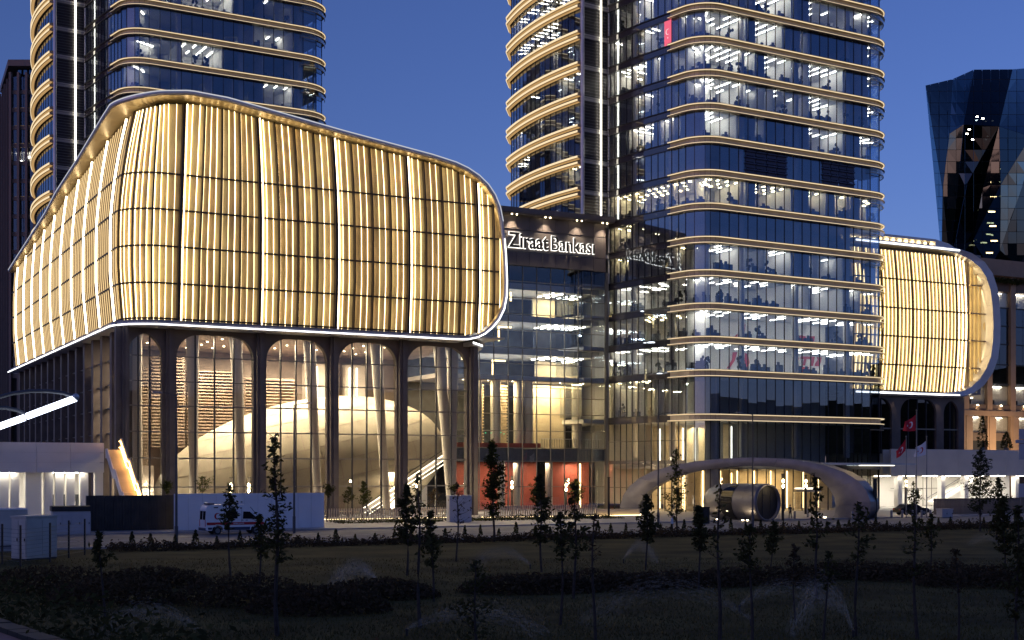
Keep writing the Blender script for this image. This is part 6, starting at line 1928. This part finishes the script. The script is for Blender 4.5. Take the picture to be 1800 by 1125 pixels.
# ------------------------------------------------------------------ people
def person(px, py, rz, label, mats, stride=.16, h=1.74):
    x, y = gnd(px, py)
    k = h / 1.75
    J = [(0, 0, .95), (0, 0, 1.12), (0, 0, 1.36), (0, .0, 1.50), (0, -.02, 1.56), (0, -.03, 1.66), (0, -.02, 1.74),
         (-.09, 0, .90), (-.10, -stride * .5, .50), (-.10, -stride * .7, .09), (-.10, -stride * .7 - .16, .04), (.09, 0, .90), (.10, stride * .4, .50), (.10, stride * .9, .10), (.10, stride * .9 - .15, .04),
         (-.19, 0, 1.40), (-.24, .04, 1.13), (-.22, -.06, .90), (-.21, -.09, .82), (.19, 0, 1.40), (.24, -.03, 1.13), (.23, -.14, .92), (.22, -.18, .84)]
    E = [(0, 1), (1, 2), (2, 3), (3, 4), (4, 5), (5, 6), (0, 7), (7, 8), (8, 9), (9, 10), (0, 11), (11, 12), (12, 13), (13, 14), (2, 15), (15, 16), (16, 17), (17, 18), (2, 19), (19, 20), (20, 21), (21, 22)]
    rr_ = [.15, .135, .155, .065, .06, .095, .06, .095, .065, .045, .04, .095, .065, .045, .04, .07, .048, .035, .035, .07, .048, .035, .035]
    me = bpy.data.meshes.new('person'); me.from_pydata([(a * k, b_ * k, c * k) for a, b_, c in J], E, [])
    o = bpy.data.objects.new('tmp', me); COL.objects.link(o)
    md = o.modifiers.new('skin', 'SKIN')
    sv = me.skin_vertices[0].data
    for i, r_ in enumerate(rr_): sv[i].radius = (r_ * k, r_ * k * (.72 if i in (0, 1, 2) else 1))
    sv[0].use_root = True
    s2 = o.modifiers.new('sub', 'SUBSURF'); s2.levels = 1; s2.render_levels = 1
    dg = bpy.context.evaluated_depsgraph_get(); dg.update()
    m2 = bpy.data.meshes.new_from_object(o.evaluated_get(dg)); bpy.data.objects.remove(o)
    m2.materials.clear()
    for mm in mats: m2.materials.append(M[mm])
    for p in m2.polygons:
        c = p.center / k
        p.use_smooth = True
        p.material_index = 2 if c.z > 1.50 or (abs(c.x) > .17 and c.z < .95 and c.z > .75) else (0 if c.z > .96 else 1)
        if c.z < .08: p.material_index = 3
    b_ = bpy.data.objects.new('person', m2); b_.location = (x, y, .02); b_.rotation_euler = (0, 0, rad(rz)); put(b_, None, label, 'person')
    m_ = MB(); m_.ball((0, .005 * k, 1.70 * k), (.105 * k, .115 * k, .085 * k), 12, 8); m_.build('hair', M['hair'], b_, local=True)
person(1181, 939, 70, 'person in white shirt and dark trousers standing by the road', ['shirt', 'trousers', 'skin', 'black'])
person(1389, 913, -30, 'person in dark clothes walking near the black end of the silver tube', ['furn', 'trousers', 'skin', 'black'])
person(1659, 903, 40, 'person in grey top at the foot of the white stair behind the timber fence', ['zinc', 'trousers', 'skin', 'black'])

# ------------------------------------------------------------------ pink garden wall at the lower left corner
m_ = MB(); w0, w1 = (-19.0, 41.0), (-5.2, 21.4)
m_.wall(w0, w1, 0, .3, 0, 2.35)
wl = m_.stand('garden_wall', M['pinkwall'], (-9, 27, 0), 'pink rendered garden wall with dark coping in the bottom left corner', 'wall')
n = 34
for i in range(n):
    t0, t1 = i / n, (i + 1) / n
    q0 = (w0[0] + (w1[0] - w0[0]) * t0, w0[1] + (w1[1] - w0[1]) * t0); q1 = (w0[0] + (w1[0] - w0[0]) * t1, w0[1] + (w1[1] - w0[1]) * t1)
    m_ = MB(); d = Vector((q1[0] - q0[0], q1[1] - q0[1])).normalized() * .012
    m_.wall((q0[0] + d.x, q0[1] + d.y), (q1[0] - d.x, q1[1] - d.y), -.08, .38, 2.352, 2.46 + R.uniform(-.01, .01)); m_.build('coping', M['black'], wl)

# ------------------------------------------------------------------ planting
def leaf(mb, c, s):
    u = Vector((R.gauss(0, 1), R.gauss(0, 1), R.gauss(0, .7))).normalized()
    v = u.cross(Vector((R.gauss(0, 1), R.gauss(0, 1), R.gauss(0, 1)))).normalized()
    mb.face([c - u * s, c + v * s * .45, c + u * s, c - v * s * .45])

def tree(px, py, ytop, wpx, ycrown, label, dens=1.0, mt='leaf', kind='young_tree', group='young trees on the lawn', bare=False):
    x, y = gnd(px, py)
    zt = EYE + (830 - ytop) * y / FOC; zc = max(.25, EYE + (830 - ycrown) * y / FOC); Rr = wpx * .5 * y / FOC
    root = thing(kind, (x, y, 0), label, 'tree', group)
    lean = (R.gauss(0, .02), R.gauss(0, .02))
    ax = lambda z: Vector((x + lean[0] * z + .05 * math.sin(z * 1.3 + px), y + lean[1] * z, z))
    tr = MB()
    tr.tube([ax(zt * i / 8) for i in range(9)], [.022 * zt * .5 * (1 - i / 9.0) + .012 for i in range(9)], 7)
    cr = MB()
    H = zt - zc
    nb = int(15 + 8 * H * dens)
    ls = max(.045, min(.12, .0016 * y + .02))
    for i in range(nb):
        if R.random() < .14: continue
        t = (i + R.random()) / nb
        z0 = zc + H * t * .96
        prof = (min(1, (t + .12) / .3)) * (1 - t) ** .75 + .06
        L = Rr * prof * R.uniform(.4, 1.25)
        an = R.random() * 6.283
        d = Vector((math.cos(an), math.sin(an), R.uniform(.25, .9)))
        p0 = ax(z0); p1 = p0 + d * L * .55 + Vector((0, 0, 0)); p2 = p0 + d * L + Vector((0, 0, L * .12))
        tr.tube([p0, p1, p2], [.012 + .006 * L, .009, .004], 4, False)
        nl = int((16 if not bare else 2) * dens * (.4 + L))
        for _ in range(max(3 if not bare else 1, nl)):
            u = R.uniform(.25, 1.08)
            c = p0.lerp(p2, u) + Vector((R.gauss(0, .16), R.gauss(0, .16), R.gauss(0, .13))) * (.35 + .5 * L)
            leaf(cr, c, ls * R.uniform(.7, 1.4))
    for _ in range(int(24 * dens)):
        leaf(cr, ax(zt - R.random() * .1 * H) + Vector((R.gauss(0, .06), R.gauss(0, .06), R.gauss(0, .05))), ls)
    tr.build('trunk', M['bark'], root)
    cr.build('crown', M[mt], root)

TREES = [
 (404, 1026, 852, 40, 935, 'young tree in front of the ambulance tail, with a thick dark crown', 1.0, 'leaf2'),
 (487, 1118, 762, 66, 1000, 'tall slim pointed tree in front of the ambulance bonnet', 1.1, 'leaf2'),
 (183, 1112, 936, 34, 1000, 'small dark tree alone on the lawn at the left', 1.4, 'leaf2'),
 (457, 1060, 905, 44, 985, 'short bushy tree squeezed beside the tall slim pointed one', .9, 'leaf2'),
 (716, 1012, 852, 48, 960, 'dense rounded tree left of the lit lamp at the last arch', 1.6, 'leaf2'),
 (738, 1104, 832, 48, 985, 'sparse tree right below the lit lamp at the last arch', .6, 'leaf2'),
 (761, 1058, 898, 46, 1000, 'dark tree just left of the white utility cabinet', 1.1, 'leaf2'),
 (868, 952, 772, 58, 912, 'tall dense pointed tree right of the white utility cabinet', 1.8, 'leaf'),
 (952, 1006, 832, 50, 960, 'thick tree left of centre before the slatted foyer fence', 1.3, 'leaf2'),
 (986, 1098, 900, 46, 985, 'dark tree on the lawn below the bright green one', 1.1, 'leaf2'),
 (1010, 1052, 850, 40, 985, 'tree whose crown meets the slatted fence under the lit foyer lamp', .9, 'leaf2'),
 (1044, 1150, 902, 44, 1010, 'thin nearly leafless tree on the lawn left of the portal arch', .35, 'leaf3'),
 (1136, 1002, 870, 46, 955, 'rounded tree at the left foot of the portal arch', 1.5, 'leaf2'),
 (1190, 938, 786, 50, 918, 'tall airy tree standing beside the person in the white shirt', 1.1, 'leaf'),
 (1230, 1037, 890, 40, 968, 'compact dark tree before the black square cabinet', 1.7, 'leaf2'),
 (1263, 1150, 850, 50, 1000, 'wispy tree in front of the tail of the silver tube', .45, 'leaf2'),
 (1320, 1150, 925, 56, 1010, 'bushy tree right in front of the silver tube street lamp', 1.0, 'leaf2'),
 (1356, 1002, 918, 40, 975, 'short tree in front of the black end of the silver tube', 1.2, 'leaf2'),
 (1436, 1052, 832, 52, 975, 'open tree in front of the right leg of the portal arch', .7, 'leaf2'),
 (1505, 1118, 884, 64, 990, 'broad tree covering the right foot of the portal arch', .8, 'leaf2'),
 (1611, 1124, 858, 56, 1020, 'thin tree standing under the flagpoles', .6, 'leaf2'),
 (1634, 1012, 902, 36, 968, 'small tree just right of the flagpoles', .8, 'leaf2'),
 (1722, 934, 788, 66, 905, 'well shaped pointed tree in front of the timber fence', 1.5, 'leaf2'),
 (1752, 952, 840, 46, 915, 'lower tree against the timber fence right of the pointed one', 1.2, 'leaf2'),
 (1766, 1006, 872, 52, 978, 'dense dark tree near the right edge below the small square sign', 1.6, 'leaf2'),
 (1788, 1150, 890, 70, 1090, 'big dark tree filling the bottom right corner', 1.5, 'leaf2'),
 (1684, 1140, 965, 40, 1050, 'slight tree on the dark lawn at the right', .6, 'leaf3'),
 (1398, 1090, 960, 46, 1030, 'low shrubby tree on the lawn below the portal arch', .8, 'leaf3'),
 (838, 1180, 985, 96, 1150, 'broad leafy bush tree in the dark middle foreground', .9, 'leaf2'),
 (1450, 1125, 970, 40, 1040, 'slim tree on the dark lawn between portal arch and flags', .6, 'leaf2'),
]
for t in TREES: tree(*t)
tree(803, 987, 850, 64, 925, 'bare branching tree in front of the white utility cabinet', 1.0, 'leaf3', bare=True)
for px, ytop, w, yc, bb, lab, dn, mt in ((355, 838, 36, 868, -12, 'small ornamental tree behind the white hoarding at the first wide arch', 1.0, 'leaf'), (293, 846, 28, 868, -14, 'small shrub tree behind the hoarding joint', 1.2, 'leaf'),
     (575, 852, 26, 874, -15, 'small round tree at the right end of the white hoarding', 1.6, 'leaf2'), (638, 846, 32, 890, -12, 'small pointed tree behind the fence before the third arch', 1.3, 'leaf'),
     (612, 856, 30, 885, -11, 'crooked little ornamental tree behind the slatted fence', 1.0, 'leaf2'), (798, 852, 22, 866, -9, 'flat topped little tree behind the white utility cabinet', 1.4, 'leaf2'),
     (945, 848, 40, 886, -12, 'rounded green tree behind the foyer fence', 1.6, 'leaf'), (1013, 842, 36, 884, -9, 'bright green tree lit by the foyer lamp', 1.9, 'leaf'),
     (762, 858, 30, 888, -12, 'thin reddish tree beside the lit lamp at the last arch', .6, 'leaf3'), (1607, 846, 32, 890, -22, 'small sparse tree behind the dark car', .8, 'leaf2')):
    X, Y = W2(a_at(px, bb), bb)
    tree(px, 830 + FOC * EYE / Y, ytop, w, yc, lab, dn, mt, 'ornamental_tree', 'ornamental trees on the plaza')
for px, py0, w, lab in ((1727, 792, 20, 'planter tree on the cream terrace before the tan block'), (1769, 778, 16, 'clipped cone shrub on the cream terrace')):
    X, Y = W2(a_at(px, 3), 3)
    root = thing('terrace_plant', (X, Y, 9.2), lab, 'plant')
    m_ = MB(); m_.lathe((X, Y, 9.2), [(.35, 0), (.42, .6)], 10); m_.build('pot', M['mull_l'], root)
    m_ = MB(); hh = 5.2 if px == 1727 else 2.6
    for _ in range(420):
        t = R.random(); r_ = .9 * (1 - t) ** .6 * (.8 + .4 * R.random()); an = R.random() * 6.28
        leaf(m_, Vector((X + r_ * math.cos(an), Y + r_ * math.sin(an), 9.8 + hh * t)), .2)
    m_.build('foliage', M['leaf'], root)

ORD = 'first second third fourth fifth sixth seventh eighth ninth tenth eleventh twelfth thirteenth fourteenth fifteenth sixteenth seventeenth eighteenth nineteenth twentieth'.split()
def ordinal(i):
    if i < 20: return ORD[i]
    t, u = divmod(i + 1, 10)
    return {2: 'twent', 3: 'thirt', 4: 'fort', 5: 'fift'}[t] + ('ieth' if u == 0 else 'y-' + ORD[u - 1])
# row of little conical shrubs along the near kerb
cone = None
cones = []
for v in range(3):
    m_ = MB()
    for _ in range(170):
        t = R.random() ** .8; r_ = .30 * (1 - t) ** .8 * (.55 + .5 * R.random()); an = R.random() * 6.28
        leaf(m_, Vector((r_ * math.cos(an), r_ * math.sin(an), .1 + 1.0 * t)), .1)
    cones.append(m_.mesh('conical_shrub', M['leaf2']))
for i in range(58):
    a = -17 + i * 1.62 + R.gauss(0, .15)
    o = bpy.data.objects.new('conical_shrub', cones[i % 3])
    o.location = W3(a, -57.6 + R.gauss(0, .1), 0); s = R.uniform(.7, 1.25); o.scale = (s, s, s * R.uniform(.8, 1.3)); o.rotation_euler = (0, 0, R.random() * 6)
    put(o, None, 'little conical shrub, %s from the left in the row along the near kerb' % ordinal(i), 'shrub', 'conical shrubs along the kerb')

def mass(name, label, n, area, h, mt, cat='hedge', s=.12):
    m_ = MB()
    for _ in range(n):
        px_, py_, hh = area()
        t = R.random() ** .7
        leaf(m_, Vector((px_, py_, hh * t)), s * R.uniform(.6, 1.4))
    o = m_.build(name, M[mt], None, label, 'stuff', cat=cat)
def strip(a0, a1, b0, b1, h):
    def f():
        a = R.uniform(a0, a1); b_ = R.uniform(b0, b1); x, y = W2(a, b_)
        return x, y, h * (.55 + .45 * math.sin(a * .9) * math.sin(a * .37 + b_)) * (.7 + .5 * R.random())
    return f
mass('kerb_hedge', 'low reddish shrubs massed along the near side of the road', 22000, strip(-19, 82, -61.5, -58.2, .85), .8, 'leaf3')
def blobs(lst):
    def f():
        px, py, rx, ry, h = R.choice(lst); x, y = gnd(px, py)
        t, r_ = R.random() * 6.283, math.sqrt(R.random())
        return x + rx * r_ * math.cos(t), y + ry * r_ * math.sin(t), h * math.sqrt(max(0.02, 1 - r_ * r_))
    return f
mass('ground_cover', 'dark clumps of low shrubs across the lawn', 26000, blobs([(430, 1060, 3.2, 2.5, 1.3), (560, 1075, 3, 2.2, 1.1), (660, 1050, 3, 2.0, .9), (930, 1040, 3.5, 2, .9), (1050, 1035, 3.5, 2, .9), (1180, 1030, 4, 2, .8), (1330, 1025, 4, 2, .9), (1500, 1015, 4, 2, .9), (1640, 1020, 4, 2, 1.0), (1750, 1030, 4, 2, 1.1), (90, 1040, 3.5, 2.4, 1.3), (200, 1060, 3, 2.2, 1.2), (270, 1030, 3, 2, 1.0)]), 1, 'leaf3')
mass('ivy', 'ivy and weeds spilling over the pink garden wall', 5000, (lambda: (lambda t: (w0[0] + (w1[0] - w0[0]) * t + .5 + R.gauss(0, .35), w0[1] + (w1[1] - w0[1]) * t + .4 + R.gauss(0, .35), 2.9 + R.random() * .5))(R.random())), 1, 'leaf2', 'ivy', .09)
mass('border_planting', 'low dark planting in front of the slatted fences', 9000, strip(a_at(575, -17), a_at(1090, -20), -21.5, -17.5, .75), .7, 'leaf2', 'planting', .1)
m_ = MB()
for _ in range(42000):
    Y = 44 + 46 * R.random() ** 1.5; X = R.uniform(-.40, .40) * Y
    if inside_lawn(X, Y) if False else False: continue
    hh = R.uniform(.05, .14); an = R.random() * 6.283; dx, dy = math.cos(an) * .02, math.sin(an) * .02
    m_.face([(X - dx, Y - dy, 0), (X + dx, Y + dy, 0), (X + R.gauss(0, .04), Y + R.gauss(0, .04), hh)])
m_.build('grass', M['blade_g'], None, 'short grass on the dark lawn', 'stuff', cat='grass')

# ------------------------------------------------------------------ lawn sprinklers
mist, nt, out_ = _mat('water_drops')
d_ = nt.nodes.new('ShaderNodeBsdfDiffuse'); d_.inputs[0].default_value = (.8, .78, .72, 1)
t_ = nt.nodes.new('ShaderNodeBsdfTransparent'); x_ = nt.nodes.new('ShaderNodeMixShader'); x_.inputs[0].default_value = .15
tl_ = nt.nodes.new('ShaderNodeBsdfTranslucent'); tl_.inputs[0].default_value = (.8, .78, .72, 1)
x2 = nt.nodes.new('ShaderNodeMixShader'); x2.inputs[0].default_value = .5
nt.links.new(d_.outputs[0], x2.inputs[1]); nt.links.new(tl_.outputs[0], x2.inputs[2])
nt.links.new(t_.outputs[0], x_.inputs[1]); nt.links.new(x2.outputs[0], x_.inputs[2]); nt.links.new(x_.outputs[0], out_.inputs[0])
def sprinkler(px, py, dx, L, H, label, n=1500, spread=.14):
    x, y = gnd(px, py)
    root = thing('sprinkler', (x, y, 0), label, 'sprinkler', 'sprinklers on the lawn')
    m_ = MB(); m_.lathe((x, y, 0), [(.04, 0), (.04, .18), (.06, .2), (.05, .26)], 8); m_.build('sprinkler_head', M['black'], root)
    m_ = MB()
    for _ in range(n):
        t = R.random() ** .8
        az = R.gauss(0, spread)
        u = t * L
        c = Vector((x + u * (dx * math.cos(az)), y + u * math.sin(az) + R.gauss(0, .1 + .3 * t), .26 + 4 * H * t * (1 - t) * R.uniform(.55, 1.05) + R.gauss(0, .05 + .22 * t) - .26 * t))
        if c.z < .02: continue
        v = Vector((dx, math.sin(az), 4 * H * (1 - 2 * t) / L)).normalized() * R.uniform(.06, .16); w = Vector((0, 0, 1)).cross(v).normalized() * .008 if False else Vector((R.gauss(0, 1), R.gauss(0, 1), R.gauss(0, 1))).normalized() * .011
        m_.face([c - v, c + w, c + v, c - w])
    m_.build('water_spray', mist, root, kind='stuff')
for s in ((668, 1040, -1, 2.6, 1.3, 'sprinkler throwing a wide hazy fan on the lawn at the left', 2200, .5), (932, 1000, -1, 3.6, 1.1, 'sprinkler with a thin arc below the red foyer', 1400),
          (1096, 990, 1, 2.2, 1.2, 'sprinkler spraying up to the right beside the rounded tree', 1200), (1320, 1100, -1, 6.5, 1.6, 'sprinkler with the longest arc across the middle lawn', 1500),
          (715, 1118, 1, 5.0, .9, 'sprinkler with a low arc at the bottom left of the middle', 1300), (1500, 1120, -1, 2.2, 1.9, 'sprinkler with a steep jet below the portal arch', 1300),
          (1300, 1075, 1, 4.2, 1.1, 'sprinkler with a faint arc below the silver tube', 1200), (352, 1122, -1, 3.6, 1.0, 'sprinkler with a low arc at the far left of the lawn', 1200), (1755, 960, -1, 2.4, .7, 'sprinkler with a small puff near the right edge', 700)):
    sprinkler(*s)
